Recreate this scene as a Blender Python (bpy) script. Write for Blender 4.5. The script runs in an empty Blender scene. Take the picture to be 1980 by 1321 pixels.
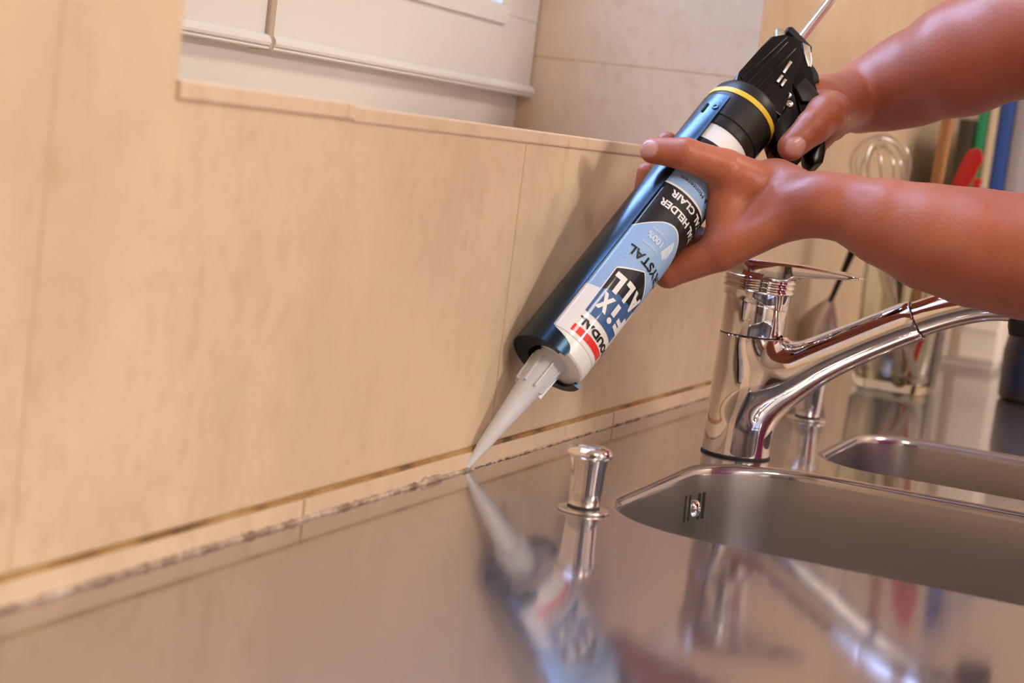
import bpy, bmesh, math, random
import numpy as np
from mathutils import Vector, Matrix, geometry
random.seed(4)
S = bpy.context.scene
COL = S.collection
PI = math.pi

# ------------------------------------------------------------------ camera
FPX = 3550.0
ROLL, PITCH, YAW = map(math.radians, (7.11, 6.32, 21.57))
Fh = np.array([math.cos(YAW), math.sin(YAW), 0.0]); Zu = np.array([0, 0, 1.0])
FW = Fh * math.cos(PITCH) - Zu * math.sin(PITCH)
R0 = np.cross(FW, Zu); R0 /= np.linalg.norm(R0)
U0 = np.cross(R0, FW)
RT = math.cos(ROLL) * R0 + math.sin(ROLL) * U0
DN = math.sin(ROLL) * R0 - math.cos(ROLL) * U0
CAM = np.array([-1.0481, -0.4332, 0.2081])
cd = bpy.data.cameras.new('camera'); cam = bpy.data.objects.new('camera', cd); COL.objects.link(cam)
cd.sensor_fit = 'HORIZONTAL'; cd.sensor_width = 36.0; cd.lens = FPX / 1980 * 36.0
cd.clip_start = 0.02; cd.clip_end = 50
Mc = Matrix.Identity(4)
for i in range(3):
    Mc[i][0] = RT[i]; Mc[i][1] = -DN[i]; Mc[i][2] = -FW[i]; Mc[i][3] = CAM[i]
cam.matrix_world = Mc
cd.dof.use_dof = True; cd.dof.focus_distance = 1.22; cd.dof.aperture_fstop = 8.0
S.camera = cam

def ray(px, py): return FW * FPX + RT * (px - 990) + DN * (py - 660.5)
def at(px, py, d): return CAM + ray(px, py) / FPX * d
def onz(px, py, z=0.0):
    r = ray(px, py); return CAM + r * ((z - CAM[2]) / r[2])
def onx(px, py, x):
    r = ray(px, py); return CAM + r * ((x - CAM[0]) / r[0])
def ony(px, py, y=0.0):
    r = ray(px, py); return CAM + r * ((y - CAM[1]) / r[1])

# ------------------------------------------------------------------ world, light, exposure
W = bpy.data.worlds.new('world'); S.world = W; W.use_nodes = True
bg = W.node_tree.nodes['Background']
bg.inputs['Color'].default_value = (0.42, 0.62, 1.0, 1); bg.inputs['Strength'].default_value = 2.2
S.view_settings.view_transform = 'Standard'; S.view_settings.look = 'None'
S.view_settings.gamma = 1.0; S.view_settings.use_curve_mapping = False
S.view_settings.exposure = -0.14

def area_light(name, loc, target, size, size_y, power, color, shape='RECTANGLE', parent=None):
    l = bpy.data.lights.new(name, 'AREA'); l.shape = shape; l.size = size
    if shape in ('RECTANGLE', 'ELLIPSE'): l.size_y = size_y
    l.energy = power; l.color = color
    o = bpy.data.objects.new(name, l); COL.objects.link(o)
    o.location = loc
    o.rotation_euler = (Vector(target) - Vector(loc)).to_track_quat('-Z', 'Y').to_euler()
    if parent: o.parent = parent
    return o
# daylight coming in through the window, from just outside its panes
area_light('window_daylight', (0.08, 0.42, 1.05), (0.05, -0.35, 0.25), 0.85, 1.1, 88, (0.40, 0.56, 1.0))
# warm kitchen ceiling lamps (their housings are built further down)
LAMPS = [((0.95, -1.45, 1.42), 0.45, 22), ((-0.75, -1.2, 1.42), 0.45, 13)]
PENDANT = (-0.22, -1.55, 0.72)      # globe pendant over the table behind the cook

# ------------------------------------------------------------------ materials
def mat(name, col, rough=0.5, metal=0.0, **kw):
    m = bpy.data.materials.new(name); m.use_nodes = True
    b = m.node_tree.nodes['Principled BSDF']
    b.inputs['Base Color'].default_value = (*col, 1)
    b.inputs['Roughness'].default_value = rough; b.inputs['Metallic'].default_value = metal
    for k, v in kw.items():
        b.inputs[k.replace('_', ' ')].default_value = v
    return m
def nt(m): return m.node_tree, m.node_tree.nodes, m.node_tree.links, m.node_tree.nodes['Principled BSDF']
def coords(N, L, scale=(1, 1, 1), rot=(0, 0, 0)):
    tc = N.new('ShaderNodeTexCoord'); mp = N.new('ShaderNodeMapping')
    mp.inputs['Scale'].default_value = scale; mp.inputs['Rotation'].default_value = rot
    L.new(tc.outputs['Object'], mp.inputs['Vector']); return mp.outputs['Vector']
def noise(N, L, vec, scale, detail=3, rough=0.5):
    n = N.new('ShaderNodeTexNoise'); n.inputs['Scale'].default_value = scale
    n.inputs['Detail'].default_value = detail; n.inputs['Roughness'].default_value = rough
    L.new(vec, n.inputs['Vector']); return n.outputs['Fac']
def ramp(N, L, fac, stops):
    r = N.new('ShaderNodeValToRGB'); e = r.color_ramp.elements
    while len(e) < len(stops): e.new(0.5)
    for el, (p, c) in zip(e, stops):
        el.position = p; el.color = (*c, 1) if len(c) == 3 else c
    L.new(fac, r.inputs['Fac']); return r.outputs['Color']
def mixc(N, L, fac, a, b, mode='MIX'):
    m = N.new('ShaderNodeMix'); m.data_type = 'RGBA'; m.blend_type = mode
    for s, v in ((0, fac), (6, a), (7, b)):
        if isinstance(v, (int, float)): m.inputs[s].default_value = v
        elif isinstance(v, tuple): m.inputs[s].default_value = (*v, 1)
        else: L.new(v, m.inputs[s])
    return m.outputs[2]
def bump(N, L, fac, b, strength, dist):
    n = N.new('ShaderNodeBump'); n.inputs['Strength'].default_value = strength; n.inputs['Distance'].default_value = dist
    L.new(fac, n.inputs['Height']); L.new(n.outputs['Normal'], b.inputs['Normal'])

G1 = (0.0, 0.0, 0.0); W1 = (1, 1, 1)
def tile_material(name, axis='x', x0=0.0305, pitch=0.4885, rows=True, base=(0.69, 0.52, 0.355), tint=(0.47, 0.31, 0.17)):
    m = mat(name, base, 0.42); T, N, L, b = nt(m)
    v = coords(N, L, (1.35, 1.35, 1.0))
    big = ramp(N, L, noise(N, L, v, 9, 4, 0.55), [(0.38, G1), (0.62, W1)])
    c = mixc(N, L, big, base, tuple(q * 0.9 for q in base))
    mot = ramp(N, L, noise(N, L, v, 60, 5, 0.62), [(0.50, G1), (0.70, W1)])
    gate = ramp(N, L, noise(N, L, v, 6.0, 2), [(0.40, G1), (0.55, W1)])
    fac = mixc(N, L, 1.0, mot, gate, 'MULTIPLY')
    half = mixc(N, L, 0.48, G1, fac)
    c = mixc(N, L, half, c, tint)
    # grout joints: vertical every tile, horizontal courses
    tc = N.new('ShaderNodeTexCoord'); sp = N.new('ShaderNodeSeparateXYZ'); L.new(tc.outputs['Object'], sp.inputs[0])
    def line(out, off, per, w, soft):
        a = N.new('ShaderNodeMath'); a.operation = 'SUBTRACT'; L.new(out, a.inputs[0]); a.inputs[1].default_value = off
        p = N.new('ShaderNodeMath'); p.operation = 'PINGPONG'; L.new(a.outputs[0], p.inputs[0]); p.inputs[1].default_value = per / 2
        r = N.new('ShaderNodeMapRange'); L.new(p.outputs[0], r.inputs['Value'])
        r.inputs['From Min'].default_value = w; r.inputs['From Max'].default_value = w + soft
        r.inputs['To Min'].default_value = 1; r.inputs['To Max'].default_value = 0
        return r.outputs[0]
    ln = line(sp.outputs[0 if axis == 'x' else 1], x0, pitch, 0.0004, 0.0010)
    if rows:
        l2 = line(sp.outputs[2], 0.0128, 0.2713, 0.0006, 0.0010)
        mx = N.new('ShaderNodeMath'); mx.operation = 'MAXIMUM'; L.new(ln, mx.inputs[0]); L.new(l2, mx.inputs[1]); ln = mx.outputs[0]
    f2 = mixc(N, L, 0.55, G1, ln)
    c = mixc(N, L, f2, c, (0.42, 0.27, 0.13))
    L.new(c, b.inputs['Base Color'])
    inv = N.new('ShaderNodeMath'); inv.operation = 'MULTIPLY_ADD'; L.new(ln, inv.inputs[0]); inv.inputs[1].default_value = -1.0
    L.new(noise(N, L, v, 120, 3), inv.inputs[2]); bump(N, L, inv.outputs[0], b, 0.35, 0.0006)
    return m

M = {}
M['tile'] = tile_material('beige_stone_tile')
M['tile_side'] = tile_material('beige_stone_tile_reveal', axis='y', x0=5.1, pitch=10.0)
M['strip'] = tile_material('beige_strip_tile', x0=-0.2195, pitch=0.4885, rows=False, base=(0.72, 0.54, 0.38))
M['grout'] = mat('brown_aged_grout', (0.22, 0.11, 0.035), 0.8)
T, N, L, b = nt(M['grout']); v = coords(N, L, (1, 1, 1))
L.new(ramp(N, L, noise(N, L, v, 28, 4), [(0.35, (0.44, 0.29, 0.12)), (0.55, (0.33, 0.17, 0.05)), (0.68, (0.10, 0.06, 0.03))]), b.inputs['Base Color'])
M['seal'] = mat('old_grey_sealant', (0.45, 0.38, 0.34), 0.7)
T, N, L, b = nt(M['seal']); v = coords(N, L)
L.new(ramp(N, L, noise(N, L, v, 90, 5), [(0.32, (0.22, 0.15, 0.11)), (0.5, (0.40, 0.30, 0.23)), (0.72, (0.66, 0.56, 0.48))]), b.inputs['Base Color'])
M['plaster'] = mat('warm_plaster', (0.70, 0.56, 0.45), 0.8)
M['ceil'] = mat('cream_ceiling', (0.66, 0.56, 0.46), 0.9)
M['floor'] = mat('brown_floor_tile', (0.22, 0.14, 0.09), 0.5)
M['white_paint'] = mat('white_painted_wood', (0.66, 0.635, 0.60), 0.42)
T, N, L, b = nt(M['white_paint']); v = coords(N, L, (6, 6, 60)); bump(N, L, noise(N, L, v, 20, 2), b, 0.12, 0.0005)
M['gasket'] = mat('beige_seal_strip', (0.42, 0.33, 0.24), 0.7)
M['glass'] = mat('clear_glass', (0.95, 0.97, 0.95), 0.02, **{'Transmission_Weight': 1.0, 'IOR': 1.45})
M['jar_glass'] = mat('thick_jar_glass', (0.93, 0.96, 0.90), 0.03, **{'Transmission_Weight': 1.0, 'IOR': 1.42})
def steel(name, col, r0, r1, scale, stretch, aniso=0.0, bstr=0.0):
    m = mat(name, col, r0, 1.0); T, N, L, b = nt(m); v = coords(N, L, stretch)
    n = noise(N, L, v, scale, 5, 0.6)
    mr = N.new('ShaderNodeMapRange'); L.new(n, mr.inputs['Value'])
    mr.inputs['From Min'].default_value = 0.3; mr.inputs['From Max'].default_value = 0.7
    mr.inputs['To Min'].default_value = r0; mr.inputs['To Max'].default_value = r1
    L.new(mr.outputs[0], b.inputs['Roughness'])
    if bstr: bump(N, L, n, b, bstr, 0.0002)
    return m
M['steel'] = steel('worktop_stainless_steel', (0.57, 0.515, 0.49), 0.065, 0.105, 14, (1, 9, 1))
T, N, L, b = nt(M['steel'])   # a second, wider lobe: haze of worn steel, window blue put into its colour
g2 = N.new('ShaderNodeBsdfGlossy'); g2.inputs['Color'].default_value = (0.50, 0.53, 0.62, 1); g2.inputs['Roughness'].default_value = 0.36
ms = N.new('ShaderNodeMixShader'); ms.inputs[0].default_value = 0.26
L.new(b.outputs[0], ms.inputs[1]); L.new(g2.outputs[0], ms.inputs[2]); L.new(ms.outputs[0], N['Material Output'].inputs['Surface'])
M['bowl'] = steel('brushed_bowl_steel', (0.50, 0.47, 0.45), 0.29, 0.291, 30, (1, 1, 1))
M['chrome'] = mat('polished_chrome', (0.86, 0.84, 0.85), 0.035, 1.0)
M['satin'] = mat('satin_metal', (0.72, 0.68, 0.64), 0.25, 1.0)
M['rod'] = mat('bright_steel_rod', (0.80, 0.78, 0.80), 0.16, 1.0)
M['dark'] = mat('dark_gap', (0.01, 0.008, 0.008), 0.8)
M['rubber'] = mat('black_rubber', (0.02, 0.018, 0.018), 0.6)
M['black'] = mat('glossy_black_plastic', (0.006, 0.005, 0.005), 0.22, **{'Specular_IOR_Level': 0.22})
T, N, L, b = nt(M['black']); v = coords(N, L); bump(N, L, noise(N, L, v, 60, 2), b, 0.12, 0.001)
M['blackmatt'] = mat('matt_black_plastic', (0.016, 0.013, 0.011), 0.42, **{'Specular_IOR_Level': 0.3})
M['cradle'] = mat('black_satin_painted_metal', (0.006, 0.007, 0.010), 0.25, 0.0, **{'Specular_IOR_Level': 0.7, 'Specular_Tint': (0.35, 0.65, 1.0, 1)})  # blue of the window glare is put into the specular tint
M['yellow'] = mat('yellow_plastic', (0.80, 0.55, 0.03), 0.4)
M['white'] = mat('white_plastic', (0.86, 0.83, 0.80), 0.32, **{'Subsurface_Weight': 0.1})
M['label_white'] = mat('white_label', (0.84, 0.82, 0.82), 0.45, **{'Coat_Weight': 0.5, 'Coat_Roughness': 0.05, 'Specular_IOR_Level': 0.2})
def lab(n, c): return mat(n, c, 0.45, **{'Coat_Weight': 0.5, 'Coat_Roughness': 0.05, 'Specular_IOR_Level': 0.2})
M['lblue'] = lab('light_blue_print', (0.30, 0.47, 0.74))
M['navy'] = lab('navy_blue_print', (0.045, 0.12, 0.30))
M['lblack'] = lab('black_print', (0.012, 0.012, 0.014))
M['lred'] = lab('red_print', (0.80, 0.035, 0.03))
M['lpale'] = lab('pale_print', (0.66, 0.72, 0.82))
M['nozzle'] = mat('translucent_nozzle_plastic', (0.86, 0.87, 0.94), 0.30, **{'Transmission_Weight': 0.30, 'Subsurface_Weight': 0.5, 'IOR': 1.4})
M['nozzle'].node_tree.nodes['Principled BSDF'].inputs['Subsurface Radius'].default_value = (0.01, 0.01, 0.01)
M['skin'] = mat('skin', (0.42, 0.19, 0.12), 0.42, **{'Subsurface_Weight': 0.10, 'Specular_IOR_Level': 0.45, 'Sheen_Weight': 0.10, 'Sheen_Roughness': 0.45})
T, N, L, b = nt(M['skin']); b.inputs['Subsurface Radius'].default_value = (0.012, 0.004, 0.002)
v = coords(N, L)
c = ramp(N, L, noise(N, L, v, 22, 3), [(0.3, (0.46, 0.132, 0.060)), (0.7, (0.37, 0.094, 0.040))])
sp_ = ramp(N, L, noise(N, L, v, 130, 2), [(0.72, G1), (0.78, W1)])
hf = mixc(N, L, 0.4, G1, sp_)
cs_ = mixc(N, L, hf, c, (0.26, 0.08, 0.05))
na = N.new('ShaderNodeAttribute'); na.attribute_name = 'nail'
L.new(mixc(N, L, na.outputs['Fac'], cs_, (0.62, 0.32, 0.27)), b.inputs['Base Color'])
nr_ = N.new('ShaderNodeMapRange'); L.new(na.outputs['Fac'], nr_.inputs['Value']); nr_.inputs['To Min'].default_value = 0.42; nr_.inputs['To Max'].default_value = 0.22
L.new(nr_.outputs[0], b.inputs['Roughness'])
bump(N, L, noise(N, L, v, 420, 3), b, 0.35, 0.0006)
M['nail'] = mat('finger_nail', (0.66, 0.33, 0.26), 0.22)
M['crimson'] = mat('crimson_cotton', (0.42, 0.006, 0.08), 0.85)
M['jeans'] = mat('dark_blue_denim', (0.03, 0.06, 0.16), 0.9)
M['hair'] = mat('short_brown_hair', (0.05, 0.03, 0.015), 0.7)
M['wood'] = mat('pale_spoon_wood', (0.50, 0.25, 0.09), 0.6)
T, N, L, b = nt(M['wood']); v = coords(N, L, (1, 1, 0.1))
L.new(ramp(N, L, noise(N, L, v, 160, 3), [(0.3, (0.55, 0.28, 0.10)), (0.7, (0.42, 0.19, 0.06))]), b.inputs['Base Color'])
M['red'] = mat('red_silicone', (0.70, 0.025, 0.015), 0.4)
M['green'] = mat('green_board_plastic', (0.005, 0.21, 0.09), 0.5)
M['blue'] = mat('blue_board_plastic', (0.015, 0.06, 0.29), 0.5)
M['cream'] = mat('cream_board_plastic', (0.55, 0.45, 0.32), 0.5)
M['grey'] = mat('grey_board_plastic', (0.28, 0.25, 0.28), 0.5)
M['darkboard'] = mat('black_board_plastic', (0.03, 0.02, 0.012), 0.5)
M['bin'] = mat('white_bin_plastic', (0.76, 0.68, 0.60), 0.35)
M['crock'] = mat('dark_navy_glaze', (0.02, 0.03, 0.07), 0.25)
T, N, L, b = nt(M['crock']); v = coords(N, L)
L.new(ramp(N, L, noise(N, L, v, 30, 3), [(0.4, (0.02, 0.035, 0.09)), (0.6, (0.05, 0.035, 0.02))]), b.inputs['Base Color'])
M['cab'] = mat('oak_cabinet', (0.36, 0.20, 0.10), 0.5)
M['lamp_on'] = mat('lamp_diffuser', (0.9, 0.8, 0.7), 0.5)
b = nt(M['lamp_on'])[3]; b.inputs['Emission Color'].default_value = (1.0, 0.66, 0.38, 1); b.inputs['Emission Strength'].default_value = 3.0

# ------------------------------------------------------------------ mesh helpers
def obj(name, bm, m, parent=None, smooth=False, mats=None, **props):
    me = bpy.data.meshes.new(name)
    bmesh.ops.recalc_face_normals(bm, faces=bm.faces)
    bm.to_mesh(me); bm.free()
    for q in (mats or [m]): me.materials.append(q)
    if smooth:
        for p in me.polygons: p.use_smooth = True
        try: me.set_sharp_from_angle(angle=math.radians(smooth if smooth > 1 else 38))
        except Exception: pass
    o = bpy.data.objects.new(name, me); COL.objects.link(o)
    if parent: o.parent = parent
    for k, q in props.items(): o[k] = q
    return o
def thing(name, label, cat, loc=(0, 0, 0), group=None, M4=None):
    o = bpy.data.objects.new(name, None); COL.objects.link(o); o.empty_display_size = 0.02
    if M4 is not None: o.matrix_world = M4
    else: o.location = loc
    o['label'] = label; o['category'] = cat
    if group: o['group'] = group
    return o
def struct(o): o['kind'] = 'structure'; return o
def box(bm, x0, x1, y0, y1, z0, z1, bev=0.0, seg=2, mi=0):
    r = bmesh.ops.create_cube(bm, size=1.0, matrix=Matrix.Translation(((x0+x1)/2, (y0+y1)/2, (z0+z1)/2)) @ Matrix.Diagonal((abs(x1-x0), abs(y1-y0), abs(z1-z0), 1)))
    vs = r['verts']; fs = set(f for v_ in vs for f in v_.link_faces)
    for f in fs: f.material_index = mi
    if bev:
        es = list(set(e for v_ in vs for e in v_.link_edges))
        bmesh.ops.bevel(bm, geom=es, offset=bev, segments=seg, profile=0.5, affect='EDGES')
    return vs
def lathe(bm, prof, n=48, M4=None, a0=0.0, a1=2*PI, mi=0, cap=False):
    """prof: list of (r, z); revolve about z"""
    full = abs(a1 - a0 - 2*PI) < 1e-6; k = n if full else n + 1
    rings = []
    for r, z in prof:
        if r < 1e-7:
            p = Vector((0, 0, z)); p = M4 @ p if M4 else p
            rings.append([bm.verts.new(p)]); continue
        ring = []
        for i in range(k):
            a = a0 + (a1 - a0) * i / n
            p = Vector((r*math.cos(a), r*math.sin(a), z)); p = M4 @ p if M4 else p
            ring.append(bm.verts.new(p))
        rings.append(ring)
    for A, B in zip(rings, rings[1:]):
        m_ = n if full else n
        for i in range(m_):
            j = (i + 1) % k
            if len(A) == 1 and len(B) == 1: continue
            if len(A) == 1: f = bm.faces.new((A[0], B[i], B[j]))
            elif len(B) == 1: f = bm.faces.new((A[i], B[0], A[j]))
            else: f = bm.faces.new((A[i], A[j], B[j], B[i]))
            f.material_index = mi
    return rings
def tube(bm, pts, rad, n=12, closed=False, caps=True, flat=1.0, up=None, mi=0):
    pts = [Vector(p) for p in pts]; m_ = len(pts)
    rad = rad if isinstance(rad, (list, tuple)) else [rad]*m_
    t0 = (pts[1]-pts[0]).normalized()
    nrm = Vector(up) if up is not None else t0.orthogonal()
    rings = []
    for i, p in enumerate(pts):
        if closed: t = (pts[(i+1) % m_] - pts[i-1]).normalized()
        else: t = (pts[min(i+1, m_-1)] - pts[max(i-1, 0)]).normalized()
        nrm = (nrm - t*nrm.dot(t)).normalized(); bi = t.cross(nrm)
        rings.append([bm.verts.new(p + (nrm*math.cos(2*PI*k/n)*flat + bi*math.sin(2*PI*k/n))*rad[i]) for k in range(n)])
    R_ = list(zip(rings, rings[1:] + ([rings[0]] if closed else [])))
    if not closed: R_ = R_[:len(rings)-1]
    for A, B in R_:
        for k in range(n):
            f = bm.faces.new((A[k], A[(k+1) % n], B[(k+1) % n], B[k])); f.material_index = mi
    if caps and not closed:
        f = bm.faces.new(rings[0][::-1]); f.material_index = mi
        f = bm.faces.new(rings[-1]); f.material_index = mi
def spline(pts, n=8):
    """Catmull-Rom through points (any dimension)"""
    P = [np.array(p, float) for p in pts]; P = [2*P[0]-P[1]] + P + [2*P[-1]-P[-2]]
    out = []
    for i in range(1, len(P)-2):
        for k in range(n):
            t = k/n
            out.append(0.5*((2*P[i]) + (-P[i-1]+P[i+1])*t + (2*P[i-1]-5*P[i]+4*P[i+1]-P[i+2])*t*t + (-P[i-1]+3*P[i]-3*P[i+1]+P[i+2])*t**3))
    out.append(P[-2]); return out
def plate(bm, poly, lo, hi, bev=0.0, mi=0, axis_map=None):
    """extrude a 2D polygon; axis_map(a, b, h) -> point; lo/hi numbers or functions of (a,b)"""
    fl = lo if callable(lo) else (lambda a, b_: lo); fh_ = hi if callable(hi) else (lambda a, b_: hi)
    bot = [bm.verts.new(axis_map(a, b_, fl(a, b_))) for a, b_ in poly]
    top = [bm.verts.new(axis_map(a, b_, fh_(a, b_))) for a, b_ in poly]
    fs = [bm.faces.new(bot[::-1]), bm.faces.new(top)]
    n = len(poly)
    for i in range(n): fs.append(bm.faces.new((bot[i], bot[(i+1) % n], top[(i+1) % n], top[i])))
    for f in fs: f.material_index = mi
    if bev:
        es = [e for e in set(e for f in fs[:2] for e in f.edges)]
        bmesh.ops.bevel(bm, geom=es, offset=bev, segments=2, profile=0.5, affect='EDGES')

# ------------------------------------------------------------------ implicit surfaces (smoothly blended bodies)
def d_cone(P, a, b, ra, rb):
    a = np.asarray(a, float); b = np.asarray(b, float)
    ba = b - a; L2 = max(ba @ ba, 1e-12); h = np.clip(((P - a) @ ba) / L2, 0, 1)
    return np.linalg.norm(P - a - h[..., None]*ba, axis=-1) - (ra + (rb - ra)*h)
def smin(a, b, k):
    h = np.clip(0.5 + 0.5*(b - a)/k, 0, 1)
    return b + (a - b)*h - k*h*(1 - h)
def chain_d(P, ch, k):
    d = None
    for (a, ra), (b, rb) in zip(ch, ch[1:]):
        e = d_cone(P, a, b, ra, rb)
        d = e if d is None else (smin(d, e, k) if k > 0 else np.minimum(d, e))
    return d
def surface(fn, lo, hi, vox):
    """surface-nets mesh of fn(P)=0 inside a box, vertices relaxed on to the true surface"""
    B = 8
    lo = np.array(lo, float); n = np.ceil((np.array(hi) - lo)/vox/B).astype(int)*B
    D = np.empty(tuple(n + 1), np.float32)
    nb = n // B
    I = np.stack(np.meshgrid(*[np.arange(q) for q in nb], indexing='ij'), -1).reshape(-1, 3)
    dc = fn(lo + (I*B + B/2)*vox)
    D[:] = 1.0
    act = np.abs(dc) < vox*B*1.05
    for (i, j, k), d_ in zip(I[~act], dc[~act]): D[i*B:i*B+B+1, j*B:j*B+B+1, k*B:k*B+B+1] = d_
    off = np.stack(np.meshgrid(*[np.arange(B+1)]*3, indexing='ij'), -1)
    A = I[act]
    for s in range(0, len(A), 64):
        blk = A[s:s+64]
        P = lo + (blk[:, None, None, None, :]*B + off[None])*vox
        v_ = fn(P)
        for q, (i, j, k) in enumerate(blk): D[i*B:i*B+B+1, j*B:j*B+B+1, k*B:k*B+B+1] = v_[q]
    ins = D < 0
    cells = np.zeros(tuple(n), np.int8)
    for a in (0, 1):
        for b_ in (0, 1):
            for c_ in (0, 1):
                cells += ins[a:a+n[0], b_:b_+n[1], c_:c_+n[2]]
    mask = (cells > 0) & (cells < 8)
    idx = -np.ones(tuple(n), np.int64); cc = np.argwhere(mask); idx[mask] = np.arange(len(cc))
    acc = np.zeros((len(cc), 3)); cnt = np.zeros(len(cc))
    ed = []
    for ax in range(3):
        e = np.eye(3, dtype=int)[ax]; o1, o2 = [np.eye(3, dtype=int)[q] for q in range(3) if q != ax]
        for s1 in (0, 1):
            for s2 in (0, 1):
                p0 = cc + o1*s1 + o2*s2; p1 = p0 + e
                a_ = D[p0[:, 0], p0[:, 1], p0[:, 2]]; b_ = D[p1[:, 0], p1[:, 1], p1[:, 2]]
                cr = (a_ < 0) != (b_ < 0); t = np.where(cr, a_/(a_ - b_ + 1e-12), 0)
                acc += np.where(cr[:, None], p0 + e*t[:, None], 0); cnt += cr
    V = lo + acc/np.maximum(cnt, 1)[:, None]*vox
    quads = []
    for ax in range(3):
        e = np.eye(3, dtype=int)[ax]; o1, o2 = [np.eye(3, dtype=int)[q] for q in ((ax+1) % 3, (ax+2) % 3)]
        sl = [slice(1, n[q]) for q in range(3)]; sl[ax] = slice(0, n[ax]); sl2 = list(sl); sl2[ax] = slice(1, n[ax]+1)
        A0 = ins[tuple(sl)]; A1 = ins[tuple(sl2)]
        for flip in (False, True):
            w = np.argwhere((A0 & ~A1) if not flip else (~A0 & A1))
            base = np.ones(3, int); base[ax] = 0
            w = w + base
            q = [idx[tuple((w - o1 - o2).T)], idx[tuple((w - o2).T)], idx[tuple(w.T)], idx[tuple((w - o1).T)]]
            q = np.stack(q if not flip else q[::-1], -1); quads.append(q)
    Q = np.concatenate(quads); Q = Q[(Q >= 0).all(1)]
    def grad(X):
        h = vox*0.3; g = np.stack([fn(X + np.eye(3)[a]*h) - fn(X - np.eye(3)[a]*h) for a in range(3)], -1)
        return g/np.maximum(np.linalg.norm(g, axis=-1, keepdims=True), 1e-9)
    for _ in range(3):
        g = grad(V); dd = np.clip(fn(V), -vox, vox); V = V - g*dd[:, None]
    return V, Q, grad(V)
def surf_mesh(name, parts, mats, custom=True):
    Vs, Qs, Ns = [], [], []; o = 0
    for V, Q, G in parts: Vs.append(V); Qs.append(Q + o); Ns.append(G); o += len(V)
    V = np.concatenate(Vs); Q = np.concatenate(Qs); G = np.concatenate(Ns)
    me = bpy.data.meshes.new(name); me.from_pydata(V.tolist(), [], Q.tolist()); me.update()
    for p in me.polygons: p.use_smooth = True
    if custom: me.normals_split_custom_set_from_vertices(G.tolist())
    for m_ in mats: me.materials.append(m_)
    return me

# ================================================================== THE SETTING
SILL, NX0, NX1, ND = 0.215, -0.374, 0.5465, 0.225      # window niche: sill height, left, right, depth
XL, XR, YB, ZT, ZF = -2.1, 1.55, -2.9, 1.5, -0.9
# tiled wall with the niche cut out (one mesh)
bm = bmesh.new()
def vbox(*a, mi=0): box(bm, *a, mi=mi)
vbox(XL, NX0, 0, 0.30, ZF, ZT); vbox(NX1, XR, 0, 0.30, ZF, ZT)
vbox(NX0, NX1, 0, 0.30, ZF, SILL-0.008); vbox(NX0, NX1, 0, 0.30, 1.30, ZT)
for f in bm.faces:
    if abs(f.normal.x) > 0.9: f.material_index = 1
struct(obj('wall_back', bm, None, mats=[M['tile'], M['tile_side']]))
# sill tiles capping the niche; the two pieces meet with a small step
for k, (a, b_, fz) in enumerate(((NX0, -0.2105, 0.0), (-0.2098, NX1, -0.0012))):
    bm = bmesh.new(); box(bm, a, b_, -0.0015 if k else -0.0022, ND, SILL-0.0085+fz, SILL+fz, 0.0012)
    struct(obj('trim_%d' % (k+1), bm, M['strip']))
# narrow strip tiles between the worktop and the wall tiles, with a dirty grout joint above
bm = bmesh.new()
xs = [XL, -0.7089, -0.2203, 0.2682, 0.7567, 1.2452, XR]
for a, b_ in zip(xs, xs[1:]): box(bm, a+0.0006, b_-0.0006, -0.003, -0.0003, 0.00005, 0.0110, 0.0003)
struct(obj('trim_3', bm, M['strip']))
bm = bmesh.new(); box(bm, XL, XR, -0.0016, -0.0001, 0.0108, 0.0134)
struct(obj('trim_4', bm, M['grout']))
bm = bmesh.new()
for s_, a, b_, r_ in ((-1, -0.62, -0.002, 0.0015), (1, 0.004, 0.9, 0.0005)):
    n = int((b_-a)/0.003); pts = []; rr = []
    for i in range(n+1):
        x = a+(b_-a)*i/n
        j = random.random(); big = 0.0016 if (s_ < 0 and -0.075 < x < -0.05) else 0
        pts.append((x, -0.0035+random.uniform(-.0006, .0006), 0.0004+random.uniform(-.0003, .0005)+big*0.5)); rr.append(r_*(0.72+0.6*j)+big*0.6)
    tube(bm, pts, rr, 8)
o = obj('sealant_bead', bm, M['seal'], smooth=60); o['label'] = 'ragged old grey sealant line where worktop meets tiled wall'; o['category'] = 'sealant'
# other walls, floor, ceiling
bm = bmesh.new(); box(bm, XR, XR+0.1, YB, 0.30, ZF, ZT); struct(obj('wall_right', bm, M['plaster']))
bm = bmesh.new(); box(bm, XL-0.1, XL, YB, 0.30, ZF, ZT); struct(obj('wall_left', bm, M['plaster']))
bm = bmesh.new(); box(bm, XL-0.1, XR+0.1, YB-0.1, YB, ZF, ZT); struct(obj('wall_front', bm, M['plaster']))
bm = bmesh.new(); box(bm, XL-0.1, XR+0.1, YB-0.1, 0.30, ZF-0.1, ZF); struct(obj('floor', bm, M['floor']))
bm = bmesh.new(); box(bm, XL-0.1, XR+0.1, YB-0.1, 0.30, ZT, ZT+0.1); struct(obj('ceiling', bm, M['ceil']))

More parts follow.
